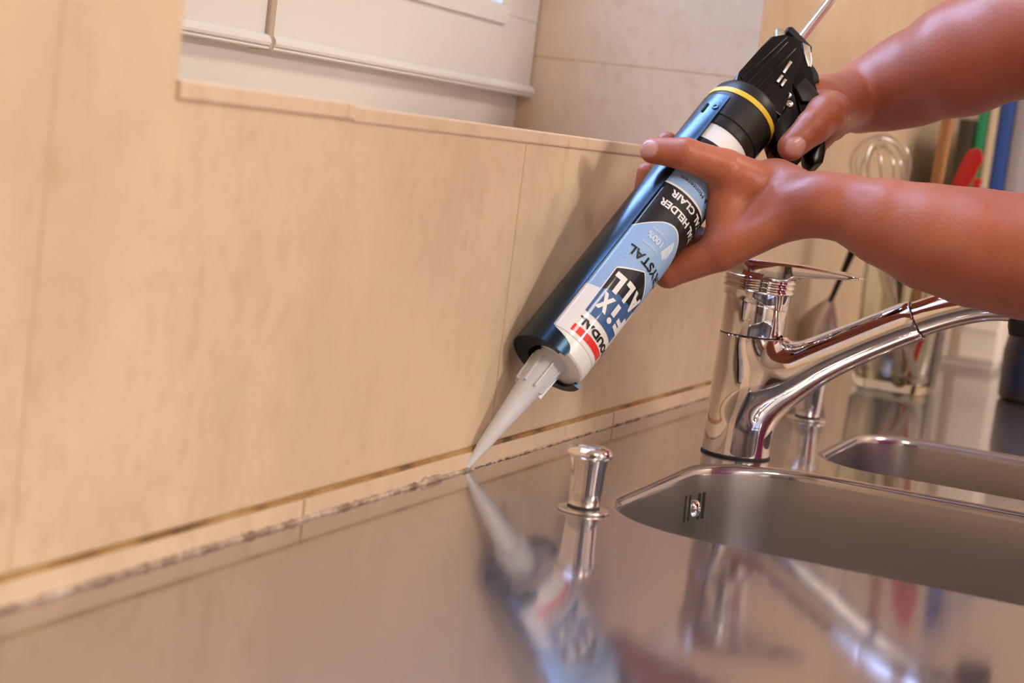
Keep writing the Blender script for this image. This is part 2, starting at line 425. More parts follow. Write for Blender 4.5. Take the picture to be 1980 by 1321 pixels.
# window: fixed frame and two sashes that meet behind a rounded cover strip
win = bpy.data.objects.new('window_1', None); COL.objects.link(win); win['kind'] = 'structure'
YS = 0.2095                                             # front face of the sashes
YF = 0.2215                                             # front face of the fixed frame
zl0 = ony(358, 66, YS-0.004)[2]; zl1 = ony(358, 33, YS-0.004)[2]; ZS = zl1
bead = ony(982, 48, YS-0.004); gl = ony(979, 10, YS)
def sash_profile(bm, x0, x1, z0, z1, y, w, h):
    box(bm, x0, x1, y, y+0.045, z0, z0+h, 0.001); box(bm, x0, x1, y, y+0.045, z1-h, z1, 0.001)
    box(bm, x0, x0+w, y, y+0.045, z0+h, z1-h, 0.001); box(bm, x1-w, x1, y, y+0.045, z0+h, z1-h, 0.001)
bm = bmesh.new()
box(bm, NX0+0.001, NX1-0.001, YF, YF+0.06, SILL-0.001, ZS+0.004, 0.001)
box(bm, NX0+0.001, NX1-0.001, YF, YF+0.06, 1.24, 1.299, 0.001)
box(bm, NX0+0.001, NX0+0.03, YF, YF+0.06, ZS+0.004, 1.24, 0.001); box(bm, NX1-0.012, NX1-0.001, YF, YF+0.06, ZS+0.004, 1.24, 0.001)
obj('frame', bm, M['white_paint'], win)
XM = ony(530, 40, YS-0.004)[0]; XRS = NX1-0.004
WR_ = XRS - bead[0]; HB = bead[2] - zl0
for k, (a, b_) in enumerate(((NX0+0.012, XM-0.0032), (XM+0.0032, XRS))):
    bm = bmesh.new(); y = YS
    sash_profile(bm, a, b_, zl0+0.001, 1.25, y, WR_+0.008, HB+0.008)
    # rounded lip along the foot of the sash
    h = zl1-zl0
    prof = [(y+0.001, zl1), (y-0.0015, zl1-0.0002), (y-0.0035, zl1-0.0012), (y-0.0052, zl1-0.30*h), (y-0.0058, zl1-0.55*h), (y-0.0050, zl1-0.72*h), (y-0.0030, zl1-0.80*h), (y-0.0042, zl1-0.84*h), (y-0.0042, zl1-0.96*h), (y-0.003, zl0), (y+0.02, zl0), (y+0.02, zl1)]
    A = [bm.verts.new((a, p, q)) for p, q in prof]; Bv = [bm.verts.new((b_, p, q)) for p, q in prof]
    m_ = len(prof)
    for i in range(m_): bm.faces.new((A[i], A[(i+1) % m_], Bv[(i+1) % m_], Bv[i]))
    bm.faces.new(A[::-1]); bm.faces.new(Bv)
    so = obj('sash', bm, M['white_paint'], win)
    x0, x1, z0, z1 = a+WR_, b_-WR_, bead[2], 1.25-HB
    g = gl[2]-bead[2]
    for q in ((x0, x1, z0, z0+g), (x0, x1, z1-g, z1), (x0, x0+g, z0+g, z1-g), (x1-g, x1, z0+g, z1-g)):
        bm = bmesh.new(); box(bm, q[0], q[1], y-0.004, y+0.012, q[2], q[3], 0.0008)
        obj('glazing_bead', bm, M['white_paint'], so)
    bm = bmesh.new(); box(bm, x0+0.005, x1-0.005, y+0.013, y+0.017, z0+0.005, z1-0.005)
    obj('pane', bm, M['glass'], so)
bm = bmesh.new(); box(bm, XM-0.0038, XM+0.0038, YS-0.0035, YS+0.02, zl0-0.0005, 1.25, 0.0015)
obj('seal_strip', bm, M['gasket'], win)

# ================================================================== SINK WORKTOP
CX0, CX1, CY0, CY1 = XL+0.02, XR-0.005, -0.605, -0.0002
def rrect(x0, x1, y0, y1, r, n=14):
    out = []
    for cx, cy, a in ((x1-r, y1-r, 0), (x0+r, y1-r, PI/2), (x0+r, y0+r, PI), (x1-r, y0+r, 1.5*PI)):
        for i in range(n+1):
            t = a + PI/2*i/n; out.append((cx+r*math.cos(t), cy+r*math.sin(t)))
    return out
bowls = [(-0.0735, 0.226, -0.505, -0.0965, 0.080), (0.274, 0.500, -0.455, -0.150, 0.056)]
top = thing('sink_worktop', 'long stainless steel worktop with two sunken sink bowls along tiled wall', 'sink worktop', (0, 0, 0))
loops = [[(CX0, CY0), (CX1, CY0), (CX1, CY1), (CX0, CY1)]]
LIP = 0.0065
for x0, x1, y0, y1, r in bowls: loops.append(rrect(x0, x1, y0, y1, r))
bm = bmesh.new()
flat = [p for lp in loops for p in lp]
vs = [bm.verts.new((x, y, 0)) for x, y in flat]
for tri in geometry.tessellate_polygon([[Vector((x, y, 0)) for x, y in lp] for lp in loops]):
    try: bm.faces.new([vs[i] for i in tri])
    except ValueError: pass
for f in bm.faces:
    if f.normal.z < 0: f.normal_flip()
# turned-down edge
e0 = [vs[i] for i in range(4)]; lowv = [bm.verts.new((v_.co.x, v_.co.y, -0.035)) for v_ in e0]
for i in range(4): bm.faces.new((e0[i], e0[(i+1) % 4], lowv[(i+1) % 4], lowv[i]))
me_ = obj('worktop_sheet', bm, M['steel'], top)
bowl_objs = []
for k, (x0, x1, y0, y1, r) in enumerate(bowls):
    bm = bmesh.new(); prev = None; n = 14
    prof = [(0, 0)] + [(LIP*math.sin(a), -LIP*(1-math.cos(a))) for a in (PI/2*i/6 for i in range(1, 7))]
    depth = 0.165 if k == 0 else 0.13
    prof += [(LIP+0.002, -0.03), (LIP+0.006, -depth+0.045)]
    prof += [(LIP+0.006+0.035*(1-math.cos(a)), -depth+0.045-0.040*math.sin(a)) for a in (PI/2*i/6 for i in range(1, 7))]
    prof += [(LIP+0.09, -depth)]
    for ins_, z in prof:
        lp = rrect(x0+ins_, x1-ins_, y0+ins_, y1-ins_, max(r-ins_, 0.012), n)
        ring = [bm.verts.new((x, y, z)) for x, y in lp]
        if prev:
            m_ = len(ring)
            for i in range(m_):
                f = bm.faces.new((prev[i], prev[(i+1) % m_], ring[(i+1) % m_], ring[i]))
                if z > -0.008: f.material_index = 1
        prev = ring
    bm.faces.new(prev)
    bo = obj('bowl', bm, None, top, smooth=60, mats=[M['bowl'], M['steel']])
    bowl_objs.append(bo)
    bo['label'] = 'larger near bowl with overflow slots' if k == 0 else 'smaller far bowl'
    cx, cy = (x0+x1)/2, (y0+y1)/2
    bm = bmesh.new(); lathe(bm, [(0, -depth+0.004), (0.012, -depth+0.004), (0.016, -depth+0.001), (0.038, -depth+0.0005), (0.044, -depth+0.003), (0.047, -depth+0.0008)], 32, Matrix.Translation((cx, cy, 0)))
    obj('drain', bm, M['chrome'], bo, smooth=40)
# overflow: four slots and a screw on the wall side of the near bowl
from mathutils.bvhtree import BVHTree
nb_ = bowl_objs[0].data; bvh = BVHTree.FromPolygons([v_.co[:] for v_ in nb_.vertices], [p.vertices[:] for p in nb_.polygons])
def on_bowl(px, py):
    r = Vector(ray(px, py)).normalized(); h = bvh.ray_cast(Vector(CAM), r)
    n_ = h[1] if h[1].dot(r) < 0 else -h[1]
    return h[0], n_
for A, B in [((1327, 959), (1322, 1009)), ((1335, 958), (1330, 1008)), ((1353, 954), (1348, 1004)), ((1362, 952), (1357, 1003))]:
    (p0, n0_), (p1, n1_) = on_bowl(*A), on_bowl(*B)
    bm = bmesh.new(); tube(bm, [p0+n0_*0.0002, (p0+p1)/2+n0_*0.0002, p1+n1_*0.0002], 0.0018, 10, flat=0.2, up=n0_)
    obj('overflow_slot', bm, M['dark'], bowl_objs[0])
p0, n0_ = on_bowl(1344, 984)
bm = bmesh.new(); mm = Matrix.Translation(p0) @ n0_.to_track_quat('Z', 'Y').to_matrix().to_4x4()
lathe(bm, [(0, 0.0022), (0.0018, 0.0022), (0.0022, 0.0034), (0.0042, 0.0030), (0.0062, 0.0008), (0.0066, -0.0005)], 24, mm)
obj('overflow_screw', bm, M['chrome'], bowl_objs[0], smooth=60)

# cabinets under the worktop (open carcass so that the bowls hang free)
cab = thing('base_cabinet', 'brown base cabinet under the stainless worktop', 'cabinet', (0, 0, 0))
bm = bmesh.new()
box(bm, CX0, CX1, CY0+0.03, CY0+0.05, -0.9, -0.037); box(bm, CX0, CX1, -0.03, -0.012, -0.9, -0.037)
box(bm, CX0, CX0+0.02, CY0+0.05, -0.03, -0.9, -0.037); box(bm, CX1-0.02, CX1, CY0+0.05, -0.03, -0.9, -0.037)
obj('carcass', bm, M['cab'], cab)
for i in range(6):
    w = (CX1-CX0)/6; a = CX0+w*i
    bm = bmesh.new(); box(bm, a+0.002, a+w-0.002, CY0+0.010, CY0+0.029, -0.80, -0.045, 0.003)
    dn = obj('cabinet_door', bm, M['cab'], cab)
    bm = bmesh.new(); tube(bm, [(a+w-0.05, CY0+0.012, -0.12), (a+w-0.05, CY0-0.015, -0.12), (a+w-0.05, CY0-0.015, -0.24), (a+w-0.05, CY0+0.012, -0.24)], 0.005, 10)
    obj('handle', bm, M['satin'], dn)

# ================================================================== PLUG KNOBS
def knob(x, y, s, label, flange=True):
    t = thing('drain_knob', label, 'knob', (x, y, 0), group='drain knobs on the worktop')
    bm = bmesh.new()
    lathe(bm, [(0.0, 0.0012), (0.0085, 0.0012), (0.0088, 0.004), (0.0092, 0.0045), (0.0096, 0.012), (0.0102, 0.026), (0.0110, 0.0315), (0.0128, 0.0322), (0.0133, 0.0335), (0.0131, 0.0352), (0.0118, 0.0368), (0.008, 0.0382), (0.004, 0.0387), (0, 0.0388)], 48, Matrix.Scale(s, 4))
    obj('grip', bm, M['chrome'], t, smooth=50)
    bm = bmesh.new(); lathe(bm, [(0, 0.0002), (0.0150, 0.0002), (0.0152, 0.0008), (0.0148, 0.0016), (0.0095, 0.0022), (0.0088, 0.0012), (0, 0.0012)], 48, Matrix.Scale(s, 4))
    obj('flange', bm, M['satin'], t, smooth=50)
    bm = bmesh.new(); lathe(bm, [(0.0093, 0.0018), (0.0096, 0.0026), (0.0090, 0.0032), (0.0080, 0.0030)], 32, Matrix.Scale(s, 4))
    obj('seal_ring', bm, M['rubber'], t, smooth=50)
kx, ky, _ = onz(1127, 988)
knob(kx, ky, 1.0, 'small chrome pull-up knob beside the nozzle tip, left of the near bowl')
kx, ky, _ = onz(1560, 812)
knob(kx, ky, 1.15, 'chrome pull-up knob behind the tap, seen beneath its spout')

# ================================================================== TAP
AX, AY = 0.2445, -0.1065
tap = thing('mixer_tap', 'chrome single-lever mixer tap standing behind the near sink bowl', 'tap', (AX, AY, 0))
X0 = 0.0
sp = [(-0.012, 0.052, 0.0235), (-0.030, 0.063, 0.0185), (-0.049, 0.0765, 0.0150), (-0.070, 0.0900, 0.0135), (-0.093, 0.1040, 0.0130), (-0.116, 0.1170, 0.0128),
      (-0.140, 0.1285, 0.0128), (-0.162, 0.1360, 0.0130), (-0.182, 0.1385, 0.0132), (-0.196, 0.1375, 0.0134)]
spl = [tuple(q) for q in spline(sp, 9)]
ch1 = [((0, y, z), r) for y, z, r in spl if y > -0.1165]
ch2 = [((0, y, z), r) for y, z, r in spl if y <= -0.112]
def f_body(P):
    rxy = np.sqrt(P[..., 0]**2 + P[..., 1]**2); z = P[..., 2]
    rad = 0.0247 - 0.0015*np.clip(z/0.088, 0, 1)
    cyl = np.maximum(rxy - rad, z - 0.0880)
    s_ = chain_d(P, ch1, 0.004)
    d = smin(cyl, s_, 0.016)
    d = np.maximum(d, 0.0013 - z)
    d = np.maximum(d, -(np.sqrt(P[..., 0]**2 + P[..., 1]**2) - 0.0215) if False else d)
    top_ = np.where(rxy < 0.0242, z - 0.0880, -1.0)
    d = np.maximum(d, top_)
    # end of the fixed spout: plane at the seam ring
    nn = np.array([0, -0.86, 0.51]); c0 = np.array([0, -0.1155, 0.1168])
    return np.maximum(d, (P - c0) @ nn)
me = surf_mesh('tap_body', [surface(f_body, (-0.03, -0.135, 0.0), (0.03, 0.03, 0.135), 0.0014)], [M['chrome']])
o = bpy.data.objects.new('tap_body', me); COL.objects.link(o); o.parent = tap
bm = bmesh.new()
pp = [p for p, r in ch2]; rr = [r for p, r in ch2]
pp = [(0, -0.1158, 0.1170)] + [p for p in pp if p[1] < -0.117]; rr = [0.0129] + rr[-len(pp)+1:]
tube(bm, pp, rr, 40)
obj('spout_end', bm, M['chrome'], tap, smooth=60)
bm = bmesh.new()
nn = Vector((0, -0.86, 0.51)).normalized(); mm = Matrix.Translation((0, -0.1153, 0.1166)) @ nn.to_track_quat('Z', 'Y').to_matrix().to_4x4()
lathe(bm, [(0.0125, -0.0008), (0.0137, -0.0006), (0.0139, 0.0), (0.0137, 0.0006), (0.0125, 0.0008)], 48, mm)
obj('spout_ring', bm, M['rubber'], tap, smooth=60)
bm = bmesh.new(); mm = Matrix.Translation((0, -0.190, 0.0))
lathe(bm, [(0, 0.135), (0.0125, 0.135), (0.0132, 0.131), (0.0130, 0.122), (0.0115, 0.1165), (0.0105, 0.1160), (0.0, 0.1160)], 40, mm)
obj('aerator', bm, M['blackmatt'], tap, smooth=40)
bm = bmesh.new(); lathe(bm, [(0, 0.0), (0.0252, 0.0), (0.0255, 0.0008), (0.0250, 0.0015), (0, 0.0015)], 48)
obj('base_shadow_ring', bm, M['rubber'], tap, smooth=40)  # black ring standing in for the thin shadow under the tap
bm = bmesh.new()
lathe(bm, [(0.018, 0.0882), (0.0226, 0.0884), (0.0230, 0.0892), (0.0231, 0.108), (0.0228, 0.113), (0.0212, 0.122), (0.0, 0.122)], 64)
obj('swivel_collar', bm, M['chrome'], tap, smooth=30)
bm = bmesh.new(); lathe(bm, [(0.0210, 0.0879), (0.0230, 0.0879), (0.0230, 0.0886), (0.0210, 0.0886)], 64)
obj('collar_seam', bm, M['rubber'], tap)
# lever cap: slightly tilted ring stack, its foot sliced obliquely, with the flat lever growing out of it
lev = Matrix.Translation((0, 0.0, 0.1215)) @ Matrix.Rotation(math.radians(2.5), 4, 'X')
bm = bmesh.new()
prof = [(0.0, -0.0110), (0.0238, -0.0110), (0.0244, -0.0105), (0.0247, -0.001)]
z = -0.001
for i in range(3): prof += [(0.0249, z+0.0003), (0.0256, z+0.0010), (0.0257, z+0.0020), (0.0254, z+0.0029), (0.0246, z+0.0034)]; z += 0.0036
prof += [(0.0244, z+0.0004), (0.0240, z+0.0030), (0.0, z+0.0035)]
lathe(bm, prof, 96, lev)
for v_ in bm.verts:
    l = lev.inverted() @ v_.co
    if l.z < -0.0102: v_.co = lev @ Vector((l.x, l.y, l.z + 0.0020 + 0.13*l.y))
obj('lever_cap', bm, M['chrome'], tap, smooth=35)
bm = bmesh.new()
# (y, half width, z top, z bottom), flat-topped wedge reaching forward
secs = [(0.0225, 0.003, 0.1365, 0.1330), (0.0215, 0.009, 0.1400, 0.1325), (0.0175, 0.0155, 0.1425, 0.132), (0.008, 0.0215, 0.1436, 0.131), (-0.002, 0.0232, 0.1440, 0.130), (-0.012, 0.0222, 0.1442, 0.1295), (-0.020, 0.0205, 0.1442, 0.1295),
        (-0.0245, 0.0192, 0.1441, 0.1300), (-0.0270, 0.0184, 0.1440, 0.1325), (-0.031, 0.0176, 0.1439, 0.1340), (-0.042, 0.0158, 0.1432, 0.1352), (-0.055, 0.0140, 0.1423, 0.1365), (-0.066, 0.0124, 0.1413, 0.1375), (-0.0715, 0.0100, 0.1405, 0.1382), (-0.0738, 0.005, 0.1398, 0.1388)]
secs = [tuple(q) for q in spline(secs, 4)]
prev = None; n = 40
for y, hw, zt, zb in secs:
    ring = []
    zc, hh = (zt+zb)/2, max((zt-zb)/2, 0.0004)
    for i in range(n):
        a = 2*PI*i/n; ex = 0.30
        cx_ = math.copysign(abs(math.cos(a))**ex, math.cos(a)); cz_ = math.copysign(abs(math.sin(a))**ex, math.sin(a))
        ring.append(bm.verts.new(Vector((max(hw, 0.001)*cx_, y, zc+hh*cz_))))
    if prev:
        for i in range(n): bm.faces.new((prev[i], prev[(i+1) % n], ring[(i+1) % n], ring[i]))
    else: bm.faces.new(ring[::-1])
    prev = ring
bm.faces.new(prev)
obj('lever', bm, M['chrome'], tap, smooth=50)

# ================================================================== CAULKING GUN AND CARTRIDGE
T0 = np.array([-.0059, -.0031, .00442]); gd = np.array([.63772, -.25829, .72567]); gu = np.array([-.7312, -.49921, .4649]); gv = np.array([.24218, -.82709, -.50722])
GM = Matrix.Identity(4)
for i in range(3): GM[i][0] = gu[i]; GM[i][1] = gv[i]; GM[i][2] = gd[i]; GM[i][3] = T0[i]
NOSE = 0.0893; CR = 0.0243
cart = thing('sealant_cartridge', 'white and blue sealant cartridge with clear nozzle lying in the gun cradle', 'cartridge', M4=GM)
bm = bmesh.new()
lathe(bm, [(0, NOSE+0.001), (0.0085, NOSE+0.001), (0.0215, NOSE+0.0005), (0.0232, NOSE+0.0004), (CR-0.0001, NOSE+0.0016), (CR+0.0002, NOSE+0.004), (CR+0.0002, NOSE+0.0108), (CR-0.0003, NOSE+0.0112), (CR-0.0003, NOSE+0.0116), (CR, NOSE+0.012), (CR, NOSE+0.214), (0, NOSE+0.214)], 96)
obj('tube', bm, M['white'], cart, smooth=30)
bm = bmesh.new()
z0 = -0.0045
lathe(bm, [(0.0013, z0), (0.0020, z0), (0.0034, z0+0.016), (0.0040, z0+0.018), (0.0064, z0+0.048), (0.0086, z0+0.070), (0.0098, z0+0.074), (0.0106, z0+0.0885), (0.0112, z0+0.0935), (0.0120, z0+0.0950), (0.0009, z0+0.0950)], 40)
no = obj('nozzle', bm, M['nozzle'], cart, smooth=30)
for k in range(8):
    bm = bmesh.new(); vs = box(bm, 0.0090, 0.0118, -0.0007, 0.0007, z0+0.0690, z0+0.0895, 0.0003)
    for v_ in bm.verts: 
        if v_.co.z < z0+0.075: v_.co.x -= 0.0008
    bmesh.ops.transform(bm, matrix=Matrix.Rotation(PI/4*k+0.25, 4, 'Z'), verts=bm.verts)
    obj('nozzle_rib', bm, M['nozzle'], no)
# label printed round the tube: (a, l) -> a = arc length to image right of the facing line, l = distance from the nose
lbl_parent = None
def bend(a, l, h): return Vector(((CR+h)*math.cos(a/CR), (CR+h)*math.sin(a/CR), NOSE+l))
def dg(x): return math.radians(x)*CR
def bent_poly(name, loops_, h, m, parent, th=0.00012, step=0.001):
    """flat outlines (lists of (a, l) in metres) cut into strips and wrapped round the tube as a thin print"""
    bm = bmesh.new()
    for poly in loops_:
        vs = [bm.verts.new((a, l, 0)) for a, l in poly]
        f = bm.faces.new(vs)
    amin = min(p[0] for q in loops_ for p in q); amax = max(p[0] for q in loops_ for p in q)
    finish_print(bm, amin, amax, h, step)
    return obj(name, bm, m, parent, smooth=60)
def finish_print(bm, amin, amax, h, step=0.001):
    x = amin + step
    while x < amax:
        bmesh.ops.bisect_plane(bm, geom=list(bm.verts)+list(bm.edges)+list(bm.faces), plane_co=(x, 0, 0), plane_no=(1, 0, 0)); x += step
    bmesh.ops.triangulate(bm, faces=bm.faces)
    for v_ in bm.verts: v_.co = bend(v_.co.x, v_.co.y, h)
lw = bent_poly('label', [[(-PI*CR, 0.0122), (PI*CR*0.999, 0.0122), (PI*CR*0.999, 0.192), (-PI*CR, 0.192)]], 0.00015, M['label_white'], cart)
def curvepts(pts, n=6): return [tuple(q) for q in spline(pts, n)]
def P2(*pts): return [(dg(a), l/1000) for a, l in pts]
# light blue field with wavy start and arched end
wave = curvepts(P2((-120, 58), (-80, 54), (-45, 48.5), (-28, 49.8), (-5, 51.5), (20, 55), (60, 60), (120, 64)))
field = wave + P2((120, 168), (-120, 168))
bent_poly('blue_field', [field], 0.00022, M['lblue'], lw)
arch = [(-75, 91), (-50, 98), (-29.5, 104.5), (-8, 113), (8, 119), (22, 121.8), (34, 122), (47, 119.5), (57, 116), (75, 108), (95, 98)]
bent_poly('pale_outline', [curvepts(P2(*[(a, l-1.1) for a, l in arch])) + P2((95, 147.2), (-75, 147.2))], 0.0003, M['label_white'], lw)
bent_poly('black_band', [curvepts(P2(*arch)) + P2((95, 145.6), (-75, 145.6))], 0.00038, M['lblack'], lw)
bent_poly('rear_black_band', [P2((-179, 168), (179, 168), (179, 191), (-179, 191))], 0.0003, M['lblack'], lw)
badge = [(-4.5, 32), (-6, 70), (-2, 71.4), (33, 81.8), (68, 71.4), (72, 70), (71, 32)]
def grow(p, g): 
    c = (33, 54); return [(a+(1.6*g if a > 33 else -1.6*g if a < 33 else 0), l+(g if l > 54 else -g*0.0)) for a, l in p]
bent_poly('badge_outline', [P2(*grow(badge, 1.0))], 0.0003, M['label_white'], lw)
bent_poly('badge_upper', [P2(*badge)], 0.00038, M['lblack'], lw)
low = curvepts(P2((-5.3, 51.5), (5, 54.2), (20, 56.2), (40, 57.2), (60, 58.6), (71.3, 60)))
bent_poly('badge_lower', [low + P2((71, 32), (-4.5, 32))], 0.00046, M['navy'], lw)
bent_poly('red_bar', [P2((-5, 15.1), (74, 15.9), (74, 21.2), (-5, 20.3))], 0.0003, M['lred'], lw)
bent_poly('diamond', [P2((34, 101.5), (45, 98.8), (52, 103.5), (51, 111), (43, 115.5), (38, 108))], 0.0003, M['lpale'], lw)
for q in (((34, 101.5), (51, 111)), ((38, 108), (52, 103.5)), ((45, 98.8), (43, 115.5))):
    (a0, l0), (a1, l1) = q; bent_poly('diamond_line', [P2((a0, l0-.12), (a1, l1-.12), (a1+.4, l1+.12), (a0+.4, l0+.12))], 0.00036, M['lblue'], lw)
dots = []
for a, l in ((-14, 79.4), (0.7, 78.7), (-17.6, 85.7), (-9, 82.5), (-6, 79.5), (-10, 86), (-4, 84)):
    dots.append([(dg(a)+0.0003*math.cos(t), l/1000+0.0003*math.sin(t)) for t in np.arange(0, 2*PI-.1, PI/4)])
bent_poly('dot_pattern', dots, 0.0003, M['navy'], lw)
def lettering(txt, a_right, a_left, l_top, l_bot, m, h=0.0006, bold=0.0, shear=0.0, name='lettering', parent=None, slope=0.0):
    """text whose tops point to the nozzle; reads from a_right to a_left (degrees); l in mm"""
    cu = bpy.data.curves.new('t', 'FONT'); cu.body = txt; cu.size = 1.0; cu.offset = bold; cu.shear = shear; cu.resolution_u = 3
    cu.fill_mode = 'FRONT'
    ob = bpy.data.objects.new('t', cu); me = ob.to_mesh()
    bm = bmesh.new(); bm.from_mesh(me); ob.to_mesh_clear(); bpy.data.objects.remove(ob); bpy.data.curves.remove(cu)
    xs = [v_.co.x for v_ in bm.verts]; ys = [v_.co.y for v_ in bm.verts]
    x0, x1 = min(xs), max(xs); y0, y1 = min(ys), max(ys)
    for v_ in bm.verts:
        tx = (v_.co.x-x0)/(x1-x0); ty = (v_.co.y-y0)/(y1-y0)
        v_.co = Vector((dg(a_right+(a_left-a_right)*tx), (l_bot+(l_top-l_bot)*ty + slope*tx)/1000, 0))
    bmesh.ops.dissolve_limit(bm, angle_limit=0.001, verts=bm.verts, edges=bm.edges)
    finish_print(bm, min(dg(a_left), dg(a_right)), max(dg(a_left), dg(a_right)), h, 0.0012)
    return obj(name, bm, m, parent or lw)
lettering('SOUDAL', 84, -4, 22.2, 27.6, M['lblack'], bold=0.045, name='maker_lettering')
for ch_, a0, a1, l0, l1, bd in (('F', 69.5, 47, 38.0, 51.0, .06), ('X', 24, 1.5, 38.5, 51.5, .07), ('A', 67.5, 41, 55.0, 69.0, .05), ('L', 37.5, 21.5, 54.8, 69.3, .07), ('L', 17.5, -1, 54.2, 68.6, .07)):
    lettering(ch_, a0, a1, l0, l1, M['label_white'], h=0.0008, bold=bd, name='title_lettering')
lettering('I', 38.5, 30, 42.3, 51.5, M['label_white'], h=0.0008, name='title_lettering')
bent_poly('title_dot', [[(dg(34.8)+0.0021*math.cos(t), 0.0384+0.0021*math.sin(t)) for t in np.arange(0, 2*PI-.1, PI/10)]], 0.0008, M['label_white'], lw)
lettering('CRYSTAL', 86, -11, 84.5, 91.5, M['lblack'], bold=0.025, name='title_lettering')
lettering('KRISTAL HELDER', 112, -18, 128.0, 133.6, M['label_white'], bold=0.035, name='small_lettering')
lettering('CRISTAL CLAIR', 112, -12, 137.8, 143.2, M['label_white'], bold=0.035, name='small_lettering')
lettering('100%', 28, -2, 102.3, 107.2, M['lpale'], bold=0.02, name='small_lettering')
lettering('transparant', 30, -2, 97.0, 100.0, M['lpale'], name='small_lettering')
lettering('transparent', 31, -1, 109.0, 112.2, M['lpale'], name='small_lettering')
lettering('Lijmen & Monteren', 82, -14, 153.0, 157.0, M['lblack'], name='small_lettering')

gun = thing('caulking_gun', 'black caulking gun with yellow ring held over the worktop edge', 'caulking gun', M4=GM)
# cradle: open half pipe whose free edge runs along the label; dark satin metal
E0, E1 = math.radians(-212), math.radians(-30)
bm = bmesh.new()
r1, r2 = CR+0.0007, CR+0.0019
zA, zB = NOSE-0.001, 0.3185
lathe(bm, [(r1, zA), (r2, zA), (r2, zA+0.01), (r2, 0.262), (r2+0.0002, 0.270), (r2+0.0012, 0.276), (r2+0.0012, zB), (r1, zB), (r1, zA)], 64, None, E0, E1)
for f in [e for e in bm.edges if e.is_boundary]: pass
bmesh.ops.holes_fill(bm, edges=[e for e in bm.edges if e.is_boundary], sides=0)
cr = obj('cradle', bm, M['cradle'], gun, smooth=30)
# front hook plate: C-shaped, opening towards the free side
bm = bmesh.new()
def hook(z, rin, rout, a0, a1, n=40):
    """C plate outline: outer arc then a rounded slot edge"""
    out = []
    for i in range(n+1):
        a = a0+(a1-a0)*i/n; out.append((rout*math.cos(a), rout*math.sin(a)))
    for i in range(n+1):
        a = a1+(a0-a1)*i/n; out.append((rin(a)*math.cos(a), rin(a)*math.sin(a)))
    return out
AC = math.radians(-30-91)    # middle of the C
def rin(a):
    t = abs(a-AC)/math.radians(110)
    return 0.0148 + 0.0070*max(0.0, min(1, (t-0.45)/0.55))**1.2
out = hook(0, rin, r2, AC-math.radians(146), AC+math.radians(126))
plate(bm, out, NOSE-0.0028, NOSE-0.0004, 0.0, axis_map=lambda a, b_, h: (a, b_, h))
obj('front_hook', bm, M['cradle'], gun, smooth=30)
bm = bmesh.new()   # rounded tongue folded back over the rim
tg = spline([(-32, 12.5), (-24, 10.2), (-12, 8.6), (0, 7.0), (10, 4.6), (15.0, 0.5), (13.0, -2.7)], 5)
tg = [tuple(q) for q in tg] + [(-32, -2.7)]
for h_ in (0.0007, 0.0021):
    vs = [bm.verts.new((dg(a), l/1000, h_)) for a, l in tg]; bm.faces.new(vs if h_ > 0.001 else vs[::-1])
    if h_ < 0.001: lowr = vs
for i in range(len(tg)): j = (i+1) % len(tg); bm.faces.new((lowr[i], lowr[j], vs[j], vs[i]))
x = dg(-32)+0.001
while x < dg(15):
    bmesh.ops.bisect_plane(bm, geom=list(bm.verts)+list(bm.edges)+list(bm.faces), plane_co=(x, 0, 0), plane_no=(1, 0, 0)); x += 0.001
for v_ in bm.verts: v_.co = bend(v_.co.x, v_.co.y, v_.co.z)
obj('rim_tongue', bm, M['cradle'], gun, smooth=40)
# slot and rivet on the rear tab of the cradle
bm = bmesh.new()
a_ = math.radians(-55); rr_ = r2+0.0014
tube(bm, [(rr_*math.cos(a_), rr_*math.sin(a_), 0.300), (rr_*math.cos(a_), rr_*math.sin(a_), 0.308)], 0.0010, 8)
obj('slot', bm, M['dark'], cr)
bm = bmesh.new(); a_ = math.radians(-39)
nn = Vector((math.cos(a_), math.sin(a_), 0)); mm = Matrix.Translation(nn*(r2+0.0012)+Vector((0, 0, 0.306))) @ nn.to_track_quat('Z', 'Y').to_matrix().to_4x4()
lathe(bm, [(0, 0.0002), (0.001, 0.0003), (0.0014, 0.0009), (0.0022, 0.0009), (0.0026, 0)], 20, mm)
obj('rivet', bm, M['cradle'], cr, smooth=40)
# collar with yellow ring
bm = bmesh.new()
lathe(bm, [(0.018, 0.2945), (CR+0.0006, 0.2945), (CR+0.0010, 0.2955), (CR+0.0010, 0.3025), (CR+0.0018, 0.3032), (CR+0.0024, 0.3225), (CR+0.0014, 0.3285), (CR+0.0014, 0.334), (CR-0.0005, 0.3375), (0.012, 0.339), (0.0, 0.339)], 80)
obj('collar', bm, M['blackmatt'], gun, smooth=30)
bm = bmesh.new(); lathe(bm, [(CR+0.001, 0.3228), (CR+0.0028, 0.3230), (CR+0.0030, 0.3245), (CR+0.0027, 0.3272), (CR+0.001, 0.3278)], 80)
obj('yellow_ring', bm, M['yellow'], gun, smooth=50)
